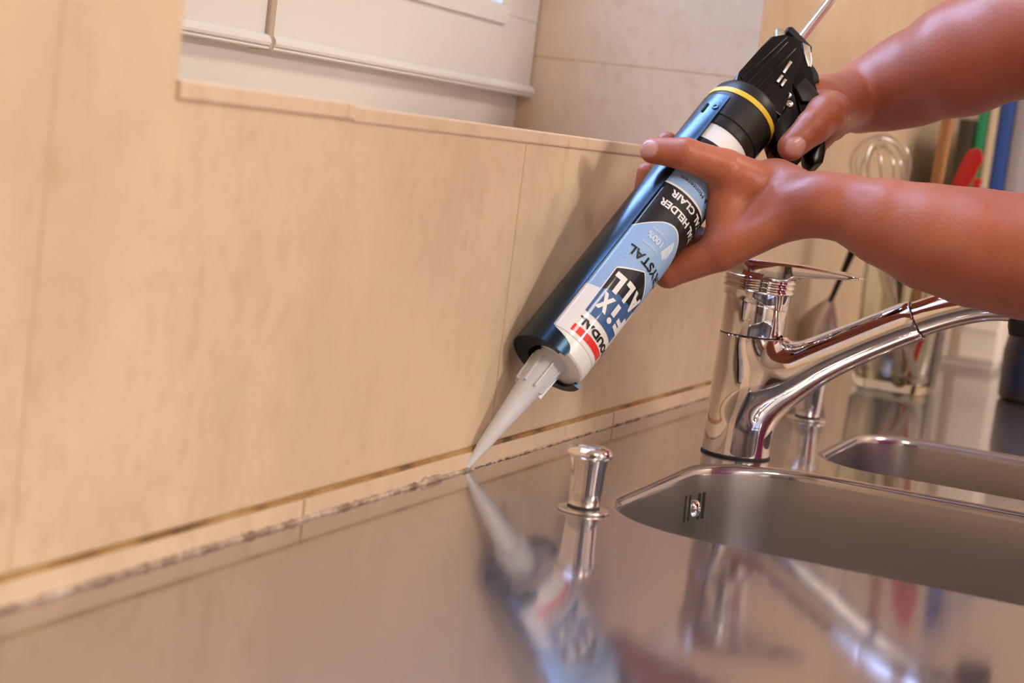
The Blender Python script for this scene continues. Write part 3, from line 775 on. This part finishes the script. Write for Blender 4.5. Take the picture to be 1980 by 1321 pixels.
# frame: outline in (L, s), thickness narrows towards the rear
mapg = lambda a, b_, h: (h/1000, b_/1000, a/1000)
def wid(k): return (lambda a, b_: k*(17.0-8.5*min(max((a-338)/34, 0), 1)))
bm = bmesh.new()
plate(bm, [(336, -19), (345, -19.6), (376, -18.6), (391, -17.4), (399, -11.5), (403, -4), (404, 2), (401, 7), (391, 12), (372, 13), (352, 19), (345, 22), (336, 22)], wid(-1), wid(1), 1.6/1000, axis_map=mapg)
obj('body', bm, M['black'], gun, smooth=30)
bm = bmesh.new()
for s0, s1 in ((-9.5, -6.8), (-2.0, 0.5)):
    plate(bm, [(341, s0-2), (395, s0+1.5), (395, s1+1.5), (341, s1-2)], lambda a, b_: wid(1)(a, b_)-1.0, lambda a, b_: wid(1)(a, b_)+1.1, 0.6/1000, axis_map=mapg)
plate(bm, [(398, -10), (341, -16.5), (341, -14.5), (398, -8)], lambda a, b_: wid(1)(a, b_)-1.0, lambda a, b_: wid(1)(a, b_)+0.9, 0.4/1000, axis_map=mapg)
obj('side_ribs', bm, M['black'], gun, smooth=30)
# fixed rear grip and its plate edge
bm = bmesh.new()
plate(bm, [(403, 0), (401, 8), (393, 15), (377, 32), (358, 50), (343, 62), (334, 65), (327, 61), (330, 55), (343, 44), (358, 28), (368, 14), (380, 4)], -8.5, 8.5, 2.2/1000, axis_map=mapg)
obj('grip', bm, M['black'], gun, smooth=30)
bm = bmesh.new()
plate(bm, [(402.5, 2.5), (403.5, 8.5), (395, 15.6), (390, 18.2), (388.5, 15.8), (396, 8)], -5, 9.5, 0.5/1000, axis_map=mapg)
obj('spring_plate', bm, M['satin'], gun, smooth=30)
bm = bmesh.new()
plate(bm, [(395.5, 14.2), (391.5, 20.8), (390.5, 25.5), (386, 29), (381, 26), (383, 18), (389, 12.5)], -4.5, 7.5, 0.8/1000, axis_map=mapg)
plate(bm, [(378, 19), (374, 34), (369, 37), (360, 28), (366, 18)], -6, 12.5, 1.2/1000, axis_map=mapg)
obj('hanging_tab', bm, M['blackmatt'], gun, smooth=30)
bm = bmesh.new()
plate(bm, [(372, 6), (370, 12), (352, 30), (336, 46), (322, 52), (314, 46), (318, 34), (326, 24), (338, 14), (352, 4)], -11, 11, 2.5/1000, axis_map=mapg)
obj('trigger', bm, M['black'], gun, smooth=30)
bm = bmesh.new()
for L_, s_, q_ in ((357, 16.8, 11.5), (352, 21.6, 11.5)):
    mm = Matrix.Translation((q_/1000, s_/1000, L_/1000)) @ Matrix.Rotation(PI/2, 4, 'Y')
    lathe(bm, [(0, 0.0012), (0.0008, 0.0004), (0.0016, 0.0010), (0.0026, 0.0006), (0.0030, -0.001)], 20, mm)
obj('rivets', bm, M['satin'], gun, smooth=50)
bm = bmesh.new()
plate(bm, [(358.5, 4.5), (366, 4.5), (366, 6.8), (358.5, 7)], 11, 14.5, 0.5/1000, axis_map=mapg)
plate(bm, [(358, 8.5), (365, 8), (365, 10.3), (358, 10.8)], 11, 14.5, 0.5/1000, axis_map=mapg)
plate(bm, [(370, 4), (382, 3.2), (382, 5.6), (370, 6.4)], 8, 11.5, 0.5/1000, axis_map=mapg)
obj('latch', bm, M['satin'], gun, smooth=30)
# release plate, washer and push rod
bm = bmesh.new()
plate(bm, [(408.5, -12.5), (411, -10), (407.6, 10), (404, 12), (402.5, 9.5), (405.5, -11)], -5.5, 5.5, 1.0/1000, axis_map=mapg)
obj('release_plate', bm, M['blackmatt'], gun, smooth=30)
bm = bmesh.new()
plate(bm, [(405.0, -10.5), (406, -15.5), (402.5, -18.0), (396, -13.5), (397, -9)], -3.5, 3.5, 0.8/1000, axis_map=mapg)
plate(bm, [(404, 1), (402, 8), (399, 9), (401, 0)], 4, 8.2, 0.8/1000, axis_map=mapg)
obj('release_lever', bm, M['satin'], gun, smooth=30)
bm = bmesh.new()
rp = [(0, 0, 0.335), (0, 0, 0.60), (0, 0.004, 0.612), (0, 0.014, 0.620), (0, 0.030, 0.622)]
tube(bm, [Vector(q) for q in rp], 0.0033, 20)
obj('push_rod', bm, M['rod'], gun, smooth=50)

# ================================================================== PERSON
def gp(px, py, q):
    """point in the gun's plane, q mm towards the viewer side of its axis, seen at that place from the camera"""
    r = ray(px, py); o_ = CAM - T0; t = (q/1000 - o_ @ gu)/(r @ gu); return CAM + r*t
mmr = lambda l: [(p, r/1000) for p, r in l]
WL = at(1588, 395, 1.205)
L_th = mmr([(gp(1495, 372, 14), 17), (gp(1402, 327, 31), 13.0), (gp(1325, 298, 33), 10.6), (gp(1262, 291, 24), 8.7)])
L_in = mmr([(WL, 13), (gp(1395, 487, 8), 12.5), (gp(1292, 528, -14), 9.8), (gp(1236, 455, -38), 8.6), (gp(1252, 335, -20), 7.6)])
L_mi = mmr([(WL, 13), (gp(1440, 460, -10), 12.5), (gp(1345, 470, -40), 9.6), (gp(1284, 365, -43), 8.6), (gp(1290, 276, -14), 7.8)])
L_ri = mmr([(WL, 13), (gp(1482, 430, -22), 12), (gp(1400, 415, -46), 9.2), (gp(1345, 318, -43), 8.2), (gp(1318, 277, -20), 7.2)])
L_pi = mmr([(WL, 12), (gp(1515, 405, -30), 11), (gp(1450, 370, -46), 8.2), (gp(1400, 305, -42), 7.5), (gp(1368, 268, -28), 6.6)])
L_pl = [mmr([(WL, 16.0), (gp(1500, 362, 14), 19.5)]), mmr([(gp(1404, 350, 22), 12.5), (gp(1402, 465, 10), 13.5)]), mmr([(WL, 15.5), (gp(1440, 430, 6), 18.5)])]
L_arm = mmr([(WL, 18.6), (at(1640, 404, 1.20), 20.2), (at(1712, 430, 1.19), 26.5), (at(1800, 459, 1.18), 32.5), (at(1890, 480, 1.17), 36), (at(1985, 497, 1.16), 37.5), (at(2130, 520, 1.14), 39), (at(2200, 500, 1.14), 40)])
LE = L_arm[-1][0]
WR = at(1662, 190, 1.395)
R_arm = mmr([(WR, 24.5), (at(1712, 172, 1.375), 29.5), (at(1765, 152, 1.36), 33.5), (at(1860, 112, 1.33), 40.5), (at(1985, 62, 1.30), 44), (at(2090, 30, 1.27), 44)])
RE = R_arm[-1][0]
R_th = mmr([(gp(1607, 214, 10), 14), (gp(1597, 222, 18), 13.8), (gp(1572, 246, 22), 11.8), (gp(1530, 284, 20), 9.6)])
R_pl = [mmr([(WR, 22), (gp(1600, 205, -10), 16)]), mmr([(WR, 18), (gp(1568, 184, -4), 10)]), mmr([(gp(1608, 236, 2), 11.5), (gp(1578, 275, -2), 9)])]
def Rf(ox, oy, k):
    return mmr([(WR, 17), (gp(1600+ox, 200+oy, -26), 12), (gp(1556+ox, 205+oy, -34), 9.6*k), (gp(1508+ox, 236+oy, -26), 8.8*k), (gp(1500+ox, 262+oy, -4), 8*k)])
R_fi = [Rf(-6, -18, 1), Rf(0, 12, 1), Rf(6, 40, 0.95)]
SHL, SHR = np.array([0.12, -0.62, 0.40]), np.array([0.52, -0.62, 0.44])
def hand_field(palms, fingers, arm, upper):
    def fn(P):
        base = chain_d(P, arm, 0.010)
        for c_ in palms: base = smin(base, chain_d(P, c_, 0.008), 0.012)
        mets = [chain_d(P, f_[:2], 0.004) for f_ in fingers]
        out = None
        for i, f_ in enumerate(fingers):
            d = base
            for j, m_ in enumerate(mets):
                if j != i: d = smin(d, m_, 0.008)
            d = smin(d, chain_d(P, f_, 0.003), 0.007)
            out = d if out is None else np.minimum(out, d)
        return out
    return fn
nailsL = [(L_th[-1][0], L_th[-2][0])]
fL = hand_field(L_pl, [L_th, L_in, L_mi, L_ri, L_pi], L_arm + [(SHL*0.55+LE*0.45, 0.044)], None)
fR = hand_field(R_pl, [R_th] + R_fi, R_arm + [(SHR*0.55+RE*0.45, 0.046)], None)
def nail_sdf(fn, tip, back, side, w=0.0062, ln=0.0068, lift=0.0):
    """press a shallow nail bed into a finger tip; returns new field and a face test"""
    ax = (np.array(tip)-np.array(back)); ax /= np.linalg.norm(ax)
    sd = np.array(side, float); sd -= ax*(sd @ ax); sd /= np.linalg.norm(sd); tr = np.cross(ax, sd)
    def loc(P): Q_ = P - np.array(tip); return Q_ @ ax, Q_ @ tr, Q_ @ sd
    def g(P):
        x, y, z = loc(P)
        m_ = np.sqrt((y/w)**2 + ((x-0.0015)/ln)**2)
        e = np.clip((m_-0.86)/0.14, 0, 1)*np.clip((1.22-m_)/0.22, 0, 1)*(z > 0)
        return fn(P) + 0.00045*e
    def test(c):
        x, y, z = loc(c); return np.clip((1.0-np.sqrt((y/w)**2 + ((x-0.0015)/ln)**2))/0.14, 0, 1)*(z > 0.002)
    return g, test
tc_ = CAM - L_th[-1][0]; tc_ /= np.linalg.norm(tc_)
fL2, tL = nail_sdf(fL, L_th[-1][0], L_th[-2][0], tc_*0.9 - RT*0.35 - DN*0.15)
tr_ = CAM - R_th[-1][0]; tr_ /= np.linalg.norm(tr_)
fR2, tR = nail_sdf(fR, R_th[-1][0], R_th[-2][0], tr_ + RT*0.1 + DN*0.25, 0.0070, 0.0076)
def bounds(chs, pad=0.012):
    P = np.array([p for c_ in chs for p, r in c_]); rr = max(r for c_ in chs for p, r in c_)
    return P.min(0)-rr-pad, P.max(0)+rr+pad
partL = surface(fL2, *bounds([L_th, L_in, L_mi, L_ri, L_pi, L_arm, [(SHL*0.55+LE*0.45, 0.044)]]), 0.0016)
partR = surface(fR2, *bounds([R_th, R_arm, [(SHR*0.55+RE*0.45, 0.046)]] + R_fi), 0.0017)
# torso, shoulders, neck, head and legs, outside the picture
HC = np.array([0.27, -0.52, 0.625]); NK = np.array([0.31, -0.62, 0.475]); HP = np.array([0.33, -0.77, -0.02])
KL, KR = np.array([0.22, -0.82, -0.44]), np.array([0.47, -0.82, -0.44]); FL_, FR_ = np.array([0.20, -0.88, -0.82]), np.array([0.50, -0.88, -0.82])
torso = [[(NK, .058), (HC+np.array([0, -0.03, -0.06]), .060)], [(SHL, .062), (NK+np.array([0, -.02, -.08]), .085), (SHR, .062)], [(NK+np.array([0, -.03, -.12]), .115), (HP+np.array([-.0, 0, .18]), .125), (HP, .135)],
         [(SHL+np.array([.09, -.05, -.12]), .10), (HP+np.array([-.05, 0, .1]), .11)], [(SHR+np.array([-.09, -.05, -.12]), .10), (HP+np.array([.05, 0, .1]), .11)],
         [(SHL, .058), (LE, .043)], [(SHR, .058), (RE, .045)], [(HP+np.array([-.08, 0, -.04]), .095), (KL, .062), (FL_, .045)], [(HP+np.array([.08, 0, -.04]), .095), (KR, .062), (FR_, .045)],
         [(FL_+np.array([0, -.02, -.035]), .042), (FL_+np.array([0, .12, -.045]), .034)], [(FR_+np.array([0, -.02, -.035]), .042), (FR_+np.array([0, .12, -.045]), .034)]]
fd = np.array([-0.25, 0.80, -0.55]); fd /= np.linalg.norm(fd); fu = np.array([0.1, 0.5, 0.82]); fu -= fd*(fu @ fd); fu /= np.linalg.norm(fu); fs = np.cross(fd, fu)
def hp(a, b_, c_): return HC + fs*a + fd*b_ + fu*c_
head = [[(hp(0, -.018, .02), .082), (hp(0, .012, .025), .078)], [(hp(0, .03, -.045), .052), (hp(0, .055, -.085), .026)], [(hp(0, .088, .005), .009), (hp(0, .108, -.030), .012)],
        [(hp(-.022, .082, -.062), .007), (hp(.022, .082, -.062), .007)], [(hp(-.045, .07, .03), .010), (hp(.045, .07, .03), .010)],
        [(hp(-.082, 0, .015), .010), (hp(-.084, -.008, -.025), .008)], [(hp(.082, 0, .015), .010), (hp(.084, -.008, -.025), .008)],
        [(hp(-.031, .078, .012), .011), (hp(-.029, .078, .012), .011)], [(hp(.029, .078, .012), .011), (hp(.031, .078, .012), .011)]]
def f_torso(P):
    d = None
    for c_ in torso: e = chain_d(P, c_, 0.03); d = e if d is None else smin(d, e, 0.05)
    h_ = None
    for c_ in head: e = chain_d(P, c_, 0.006); h_ = e if h_ is None else smin(h_, e, 0.012)
    return smin(d, h_, 0.02)
partT = surface(f_torso, (-0.02, -1.08, -0.905), (0.72, -0.15, 0.84), 0.0085)
me = surf_mesh('person_body', [partL, partR, partT], [M['skin']], custom=False)
nail = np.zeros(len(me.vertices), np.float32); nl, nr = len(partL[0]), len(partR[0])
nail[:nl] = tL(partL[0]); nail[nl:nl+nr] = tR(partR[0])
me.attributes.new('nail', 'FLOAT', 'POINT').data.foreach_set('value', nail)
person = bpy.data.objects.new('person', me); COL.objects.link(person)
person['label'] = 'person with bare forearms squeezing the caulking gun with both hands'; person['category'] = 'person'
def cloth(name, chains, k, grow_, cut, m):
    def fn(P):
        d = None
        for c_ in chains: e = chain_d(P, [(p, r+grow_) for p, r in c_], 0.03); d = e if d is None else smin(d, e, k)
        for c0, nn in cut: d = np.maximum(d, (P-np.array(c0)) @ np.array(nn))
        return d
    me_ = surf_mesh(name, [surface(fn, (-0.06, -1.12, -0.9), (0.76, -0.12, 0.64), 0.011)], [m], custom=False)
    o_ = bpy.data.objects.new(name, me_); COL.objects.link(o_); o_.parent = person; return o_
slL = [(SHL, .062), (SHL*0.42+LE*0.58, .056)]; slR = [(SHR, .062), (SHR*0.42+RE*0.58, .058)]
cloth('t_shirt', torso[1:5] + [slL, slR], 0.05, 0.009, [((0, 0, 0.0), (0, 0, -1.0)), ((0, 0, 0.50), (0, 0.0, 1.0))], M['crimson'])
cloth('trousers', torso[7:9] + [[(HP, .135), (HP+np.array([0, 0, .16]), .125)]], 0.05, 0.007, [((0, 0, 0.03), (0, 0, 1.0))], M['jeans'])
def f_hair(P):
    d = chain_d(P, [(hp(0, -.022, .028), .089), (hp(0, .006, .034), .084)], 0.01)
    return np.maximum(d, -((P - hp(0, .045, .035)) @ (-fd*0.75 + fu*0.66)) - 0.0)
me = surf_mesh('hair', [surface(f_hair, HC-0.15, HC+0.16, 0.006)], [M['hair']], custom=False)
o = bpy.data.objects.new('hair', me); COL.objects.link(o); o.parent = person

# ================================================================== THINGS AT THE BACK
# glass jar with utensils
jx, jy = 0.853, -0.109
jar = thing('glass_jar', 'square clear glass jar holding kitchen utensils, behind the tap', 'jar', (jx, jy, 0.0005))
bm = bmesh.new(); prev = None
def jprof(): return [(0.030, 0.0), (0.037, 0.0), (0.0385, 0.003), (0.0400, 0.012), (0.043, 0.11), (0.043, 0.148), (0.038, 0.160), (0.038, 0.172), (0.0395, 0.174), (0.0365, 0.174), (0.0355, 0.160), (0.0398, 0.147), (0.0398, 0.11), (0.0365, 0.014), (0.033, 0.009), (0.0, 0.009)]
for k, (r, z) in enumerate(jprof()):
    if r == 0.0: bm.faces.new(prev[::-1]); continue
    ring = [bm.verts.new((x, y, z)) for x, y in rrect(-r, r, -r, r, r*0.42, 6)]
    if prev:
        for i in range(len(ring)): bm.faces.new((prev[i], prev[(i+1) % len(ring)], ring[(i+1) % len(ring)], ring[i]))
    else: bm.faces.new(ring[::-1])
    prev = ring
obj('jar_body', bm, M['jar_glass'], jar, smooth=40)
def vp(px, py, dx=0.0): return Vector(onx(px, py, jx+dx))
# whisk
wk = thing('whisk', 'balloon whisk of steel wire standing head up in the jar', 'whisk', (jx, jy, 0.01))
base = Vector((0.004, -0.004, 0.0)); ttip = vp(1697, 262) - Vector((jx, jy, 0.01))
hd = (ttip-base).normalized(); n0 = base + hd*0.150
bm = bmesh.new(); tube(bm, [base, n0], [0.0048, 0.0058], 14); obj('handle', bm, M['satin'], wk, smooth=50)
sd = hd.cross(Vector((1, 0, 0))).normalized(); bd = hd.cross(sd)
Lh = (ttip-n0).length
for k in range(6):
    a = PI*k/6+0.2; dr = sd*math.cos(a)+bd*math.sin(a); w = 0.030*(1-0.04*k); hh = Lh*(1-0.025*k)
    pts = spline([n0+dr*0.003, n0+hd*hh*0.35+dr*w*0.62, n0+hd*hh*0.72+dr*w, n0+hd*hh*0.93+dr*w*0.62, n0+hd*hh, n0+hd*hh*0.93-dr*w*0.62, n0+hd*hh*0.72-dr*w, n0+hd*hh*0.35-dr*w*0.62, n0-dr*0.003], 12)
    bm = bmesh.new(); tube(bm, pts, 0.0012, 10); obj('wire', bm, M['satin'], wk, smooth=60)
def stick(name, label, cat, p0, p1, r0, r1, m, flat=1.0, part='handle'):
    p0 = Vector(p0); t = thing(name, label, cat, p0)
    bm = bmesh.new(); tube(bm, spline([Vector((0, 0, 0)), (Vector(p1)-p0)*0.5, (Vector(p1)-p0)*0.94, Vector(p1)-p0], 5)[:], [r0+(r1-r0)*min(1, i/12) for i in range(15)]+[r1*0.55], 16, flat=flat, up=(1, 0, 0))
    obj(part, bm, m, t, smooth=60); return t
ws = stick('wooden_spoon', 'wooden spoon with its tan handle leaning right in the jar', 'spoon', (jx+.01, jy-.005, 0.012), vp(1838, 205, 0.02), 0.0055, 0.0068, M['wood'])
bm = bmesh.new(); bmesh.ops.create_uvsphere(bm, u_segments=24, v_segments=14, radius=1.0, matrix=Matrix.Translation((0, 0, 0.014)) @ Matrix.Diagonal((0.006, 0.015, 0.020, 1)))
for v_ in bm.verts:
    if v_.co.x < 0: v_.co.x *= 0.25
obj('spoon_bowl', bm, M['wood'], ws, smooth=60)
# red tongs-like spatula
rt = thing('red_spatula', 'red silicone spatula head up in the jar, right of the wooden spoon', 'spatula', (jx, jy-0.012, 0.012))
o0 = Vector((jx, jy-0.012, 0.012)); a = Vector((0, 0, 0)); b_ = vp(1838, 395, 0.03)-o0; c_ = vp(1893, 287, 0.03)-o0
bm = bmesh.new(); tube(bm, [a, b_], 0.0032, 12); obj('handle', bm, M['satin'], rt, smooth=60)
bm = bmesh.new(); ax = (c_-b_).normalized(); sdv = ax.cross(Vector((1, 0, 0))).normalized()
ln = (c_-b_).length; prev = None
for i in range(15):
    t = i/14; w = 0.0085*math.sqrt(max(0.0, 1-max(0, (t-0.80)/0.2)**2))*(0.72+0.38*min(1, t/0.5)); w = max(w, 0.0006); th = max(0.0028*(1-t*0.5), 0.0004)
    c0 = b_+ax*ln*t; ring = [bm.verts.new(c0+sdv*w*math.cos(q)+Vector((1, 0, 0))*th*math.sin(q)) for q in (2*PI*k/16 for k in range(16))]
    if prev:
        for k in range(16): bm.faces.new((prev[k], prev[(k+1) % 16], ring[(k+1) % 16], ring[k]))
    else: bm.faces.new(ring[::-1])
    prev = ring
bm.faces.new(prev); obj('blade', bm, M['red'], rt, smooth=50)
# second small red handle and two steel utensils in the jar
rh = stick('red_peeler', 'short red handle poking up just right of the red spatula', 'peeler', (jx-.01, jy-.016, 0.012), vp(1893, 345, 0.0), 0.003, 0.0042, M['red'])
s1 = stick('steel_skewer', 'flat steel utensil handle leaning left inside the jar', 'utensil', (jx-.012, jy+.018, 0.012), vp(1736, 470, -0.01), 0.0038, 0.005, M['satin'], 0.4)
s2 = stick('steel_masher', 'flat steel utensil handle leaning right inside the jar', 'utensil', (jx-.02, jy-.026, 0.012), vp(1690, 470, -0.01), 0.0042, 0.006, M['satin'], 0.4)
# serving spoon leaning outside the jar
p_top = Vector(onx(1662, 455, 0.86)); p_bot = Vector(onz(1556, 700)); p_bot.x = 0.90; p_bot.y = -0.012
p_bot = Vector(ony(1556, 694, -0.012)); p_bot.z = max(p_bot.z, 0.004)
ss = thing('serving_spoon', 'steel serving spoon with dark handle leaning against the wall, left of the jar', 'spoon', p_bot)
vec = p_top-p_bot; u_ = vec.normalized()
bm = bmesh.new(); tube(bm, [u_*0.062, u_*0.10, u_*0.13, vec*1.12], [0.0026, 0.0032, 0.0045, 0.005], 12); obj('handle', bm, M['blackmatt'], ss, smooth=60)
bm = bmesh.new(); prev = None; sv = u_.cross(Vector((1, 0, 0))).normalized(); nv = u_.cross(sv)
for i in range(17):
    t = i/16; w = 0.0215*math.sin(PI*min(max(t, 0.02), 0.98)**0.8)**0.75*(1.0 if t < 0.6 else 1-0.45*(t-0.6)); dp = 0.006*math.sin(PI*t)
    c0 = u_*(0.072*t); ring = []
    for k in range(20):
        q = 2*PI*k/20; y_ = w*math.cos(q); ring.append(bm.verts.new(c0+sv*y_ + nv*(dp*(1-(y_/max(w, 1e-6))**2)+0.0008*math.sin(q))))
    if prev:
        for k in range(20): bm.faces.new((prev[k], prev[(k+1) % 20], ring[(k+1) % 20], ring[k]))
    else: bm.faces.new(ring[::-1])
    prev = ring
bm.faces.new(prev); obj('spoon_bowl', bm, M['satin'], ss, smooth=60)

# white bin, boards and dark crock
b0 = onz(1816, 703); b1 = onz(1934, 718)
bx = 1.215
wb = thing('storage_bin', 'white rectangular plastic bin standing behind the glass jar', 'bin', (bx, -0.11, 0.0005))
bm = bmesh.new(); yA, yB = -0.055, 0.070; 
box(bm, 0, 0.096, yA, yB, 0.006, 0.198, 0.006, 3); box(bm, 0.008, 0.088, yA+0.006, yB-0.006, 0, 0.0065)
obj('bin_body', bm, M['bin'], wb, smooth=40)
bm = bmesh.new(); box(bm, -0.004, 0.100, yA-0.004, yB+0.004, 0.199, 0.212, 0.004, 3); obj('lid', bm, M['bin'], wb, smooth=40)
for za, zb in ((0.045, 0.052), (0.012, 0.016)):
    bm = bmesh.new(); box(bm, -0.003, -0.0002, yA+0.004, yA+0.043, za, zb, 0.001); obj('moulded_rib', bm, M['bin'], wb)
bm = bmesh.new(); box(bm, -0.0035, -0.0003, yA+0.046, yA+0.056, 0.01, 0.19, 0.001); obj('side_rib', bm, M['gasket'], wb)  # darker strip painted as the shade of a vertical groove
X1 = 1.44
defs = [('dark chopping board, leftmost of the upright boards by the end wall', 'darkboard', 1873, 1903, 0.30), ('green chopping board standing upright beside the dark one', 'green', 1907, 1926, 0.33),
        ('cream chopping board standing between the green and blue boards', 'cream', 1928, 1944, 0.33), ('blue chopping board standing upright right of the cream one', 'blue', 1947, 1973, 0.36),
        ('grey chopping board at the right end of the upright boards', 'grey', 1975, 1998, 0.36)]
for lb, mk, pa, pb, h_ in defs:
    ya = onx(pa, 300, X1)[1]; yb = onx(pb, 300, X1)[1]; y_ = (ya+yb)/2; w = abs(ya-yb)
    t = thing('chopping_board', lb, 'chopping board', (X1-0.12, y_, 0.0005), group='upright chopping boards by the end wall')
    y0 = abs(ya-yb)/2
    sh = -(onx(pa, 360, X1)[1]-onx(pa, 220, X1)[1])*0
    bm = bmesh.new(); box(bm, 0, 0.22, -w/2, w/2, 0.0, h_, 0.002); obj('board', bm, M[mk], t, smooth=40)
    bm = bmesh.new(); lathe(bm, [(0.012, -w/2-0.0006), (0.014, -w/2-0.0006), (0.014, w/2+0.0006), (0.012, w/2+0.0006), (0.012, -w/2-0.0006)], 20, Matrix.Translation((0.18, 0, h_-0.035)) @ Matrix.Rotation(PI/2, 4, 'X'))
    obj('hang_hole', bm, M['dark'], t)
c0 = onz(1922, 770)
cr_r = 0.042
cc = thing('dark_crock', 'dark navy glazed crock standing at right beyond the tap spout', 'crock', (c0[0]+0.02, c0[1]-cr_r-0.001, 0.0005))
bm = bmesh.new(); lathe(bm, [(0, 0), (cr_r-0.003, 0), (cr_r, 0.003), (cr_r+0.001, 0.05), (cr_r-0.003, 0.075), (cr_r-0.008, 0.088), (cr_r-0.006, 0.094), (cr_r-0.009, 0.095), (cr_r-0.011, 0.088), (cr_r-0.006, 0.07), (cr_r-0.004, 0.008), (0, 0.006)], 48)
obj('crock_body', bm, M['crock'], cc, smooth=40)

# unseen dark cupboard and white fridge, added for the reflections in the chrome tap
t = thing('reflected_cupboard', 'tall dark brown cupboard added out of view, for dark reflections in the tap', 'cupboard', (XL+0.001, -1.35, ZF))
M['darkwood'] = mat('dark_walnut', (0.045, 0.022, 0.012), 0.4)
bm = bmesh.new(); box(bm, 0, 0.5, -0.45, 0.45, 0.0, 2.1, 0.004); obj('carcass', bm, M['darkwood'], t, smooth=30)
for k in (-1, 1):
    bm = bmesh.new(); box(bm, 0.501, 0.52, min(0, k*0.445)+0.002, max(0, k*0.445)-0.002, 0.08, 2.07, 0.003); dn = obj('cupboard_door', bm, M['darkwood'], t, smooth=30)
    bm = bmesh.new(); tube(bm, [(0.52, k*0.04, 1.15), (0.545, k*0.04, 1.15), (0.545, k*0.04, 0.95), (0.52, k*0.04, 0.95)], 0.006, 10); obj('handle', bm, M['satin'], dn)
t = thing('fridge', 'white fridge added out of view beside the cupboard, for reflections in the tap', 'fridge', (XL+0.001, -2.2, ZF))
bm = bmesh.new(); box(bm, 0, 0.55, -0.3, 0.3, 0.03, 1.75, 0.01); obj('fridge_body', bm, M['white'], t, smooth=30)
for z0_, z1_ in ((0.06, 0.60), (0.62, 1.74)):
    bm = bmesh.new(); box(bm, 0.553, 0.60, -0.3, 0.3, z0_, z1_, 0.012, 3); dn = obj('fridge_door', bm, M['white'], t, smooth=30)
    bm = bmesh.new(); box(bm, 0.601, 0.62, 0.24, 0.265, z0_+0.1, z0_+0.4, 0.006); obj('handle', bm, M['satin'], dn, smooth=30)
bm = bmesh.new(); box(bm, 0.03, 0.52, -0.28, 0.28, 0, 0.029); obj('plinth', bm, M['rubber'], t)

# ================================================================== LAMPS
px_, py_, pz_ = PENDANT
t = thing('pendant_lamp', 'glowing white globe pendant lamp hanging behind the cook', 'lamp', (px_, py_, pz_))
M['globe'] = mat('opal_globe', (0.9, 0.88, 0.85), 0.4)
b = nt(M['globe'])[3]; b.inputs['Emission Color'].default_value = (1.0, 0.93, 0.82, 1); b.inputs['Emission Strength'].default_value = 150.0
bm = bmesh.new(); lathe(bm, [(0, -0.085)] + [(0.085*math.sin(a), -0.085*math.cos(a)) for a in np.arange(0.2, 2.85, 0.2)] + [(0.028, 0.080)], 32); obj('globe', bm, M['globe'], t, smooth=60)
bm = bmesh.new(); lathe(bm, [(0, 0.078), (0.034, 0.078), (0.034, 0.11), (0.012, 0.125), (0, 0.125)], 24); obj('socket', bm, M['satin'], t, smooth=40)
bm = bmesh.new(); tube(bm, [(0, 0, 0.12), (0, 0, ZT-pz_-0.02)], 0.003, 8); obj('cord', bm, M['rubber'], t)
bm = bmesh.new(); lathe(bm, [(0, ZT-pz_-0.03), (0.045, ZT-pz_-0.026), (0.05, ZT-pz_-0.001), (0, ZT-pz_-0.001)], 24); obj('ceiling_rose', bm, M['white'], t, smooth=40)

for k, (p, sz, pw) in enumerate(LAMPS):
    t = thing('ceiling_lamp', ('round flat ceiling lamp nearer the window', 'round flat ceiling lamp farther from the window')[k], 'lamp', (p[0], p[1], ZT-0.001), group='round ceiling lamps')
    bm = bmesh.new(); lathe(bm, [(0, 0), (sz/2+0.02, 0), (sz/2+0.02, -0.05), (sz/2+0.005, -0.052), (sz/2+0.005, -0.02), (0, -0.02)], 48); obj('housing', bm, M['white'], t, smooth=40)
    bm = bmesh.new(); lathe(bm, [(0, -0.03), (sz/2, -0.03), (sz/2, -0.045), (sz/4, -0.055), (0, -0.058)], 48); obj('diffuser', bm, M['lamp_on'], t, smooth=40)
    l = area_light('lamp_light', (p[0], p[1], ZT-0.075), (p[0], p[1], 0), sz, sz, pw, (1.0, 0.96, 0.88), 'DISK')
    l.parent = t; l.matrix_parent_inverse = Matrix.Translation((-p[0], -p[1], -(ZT-0.001)))
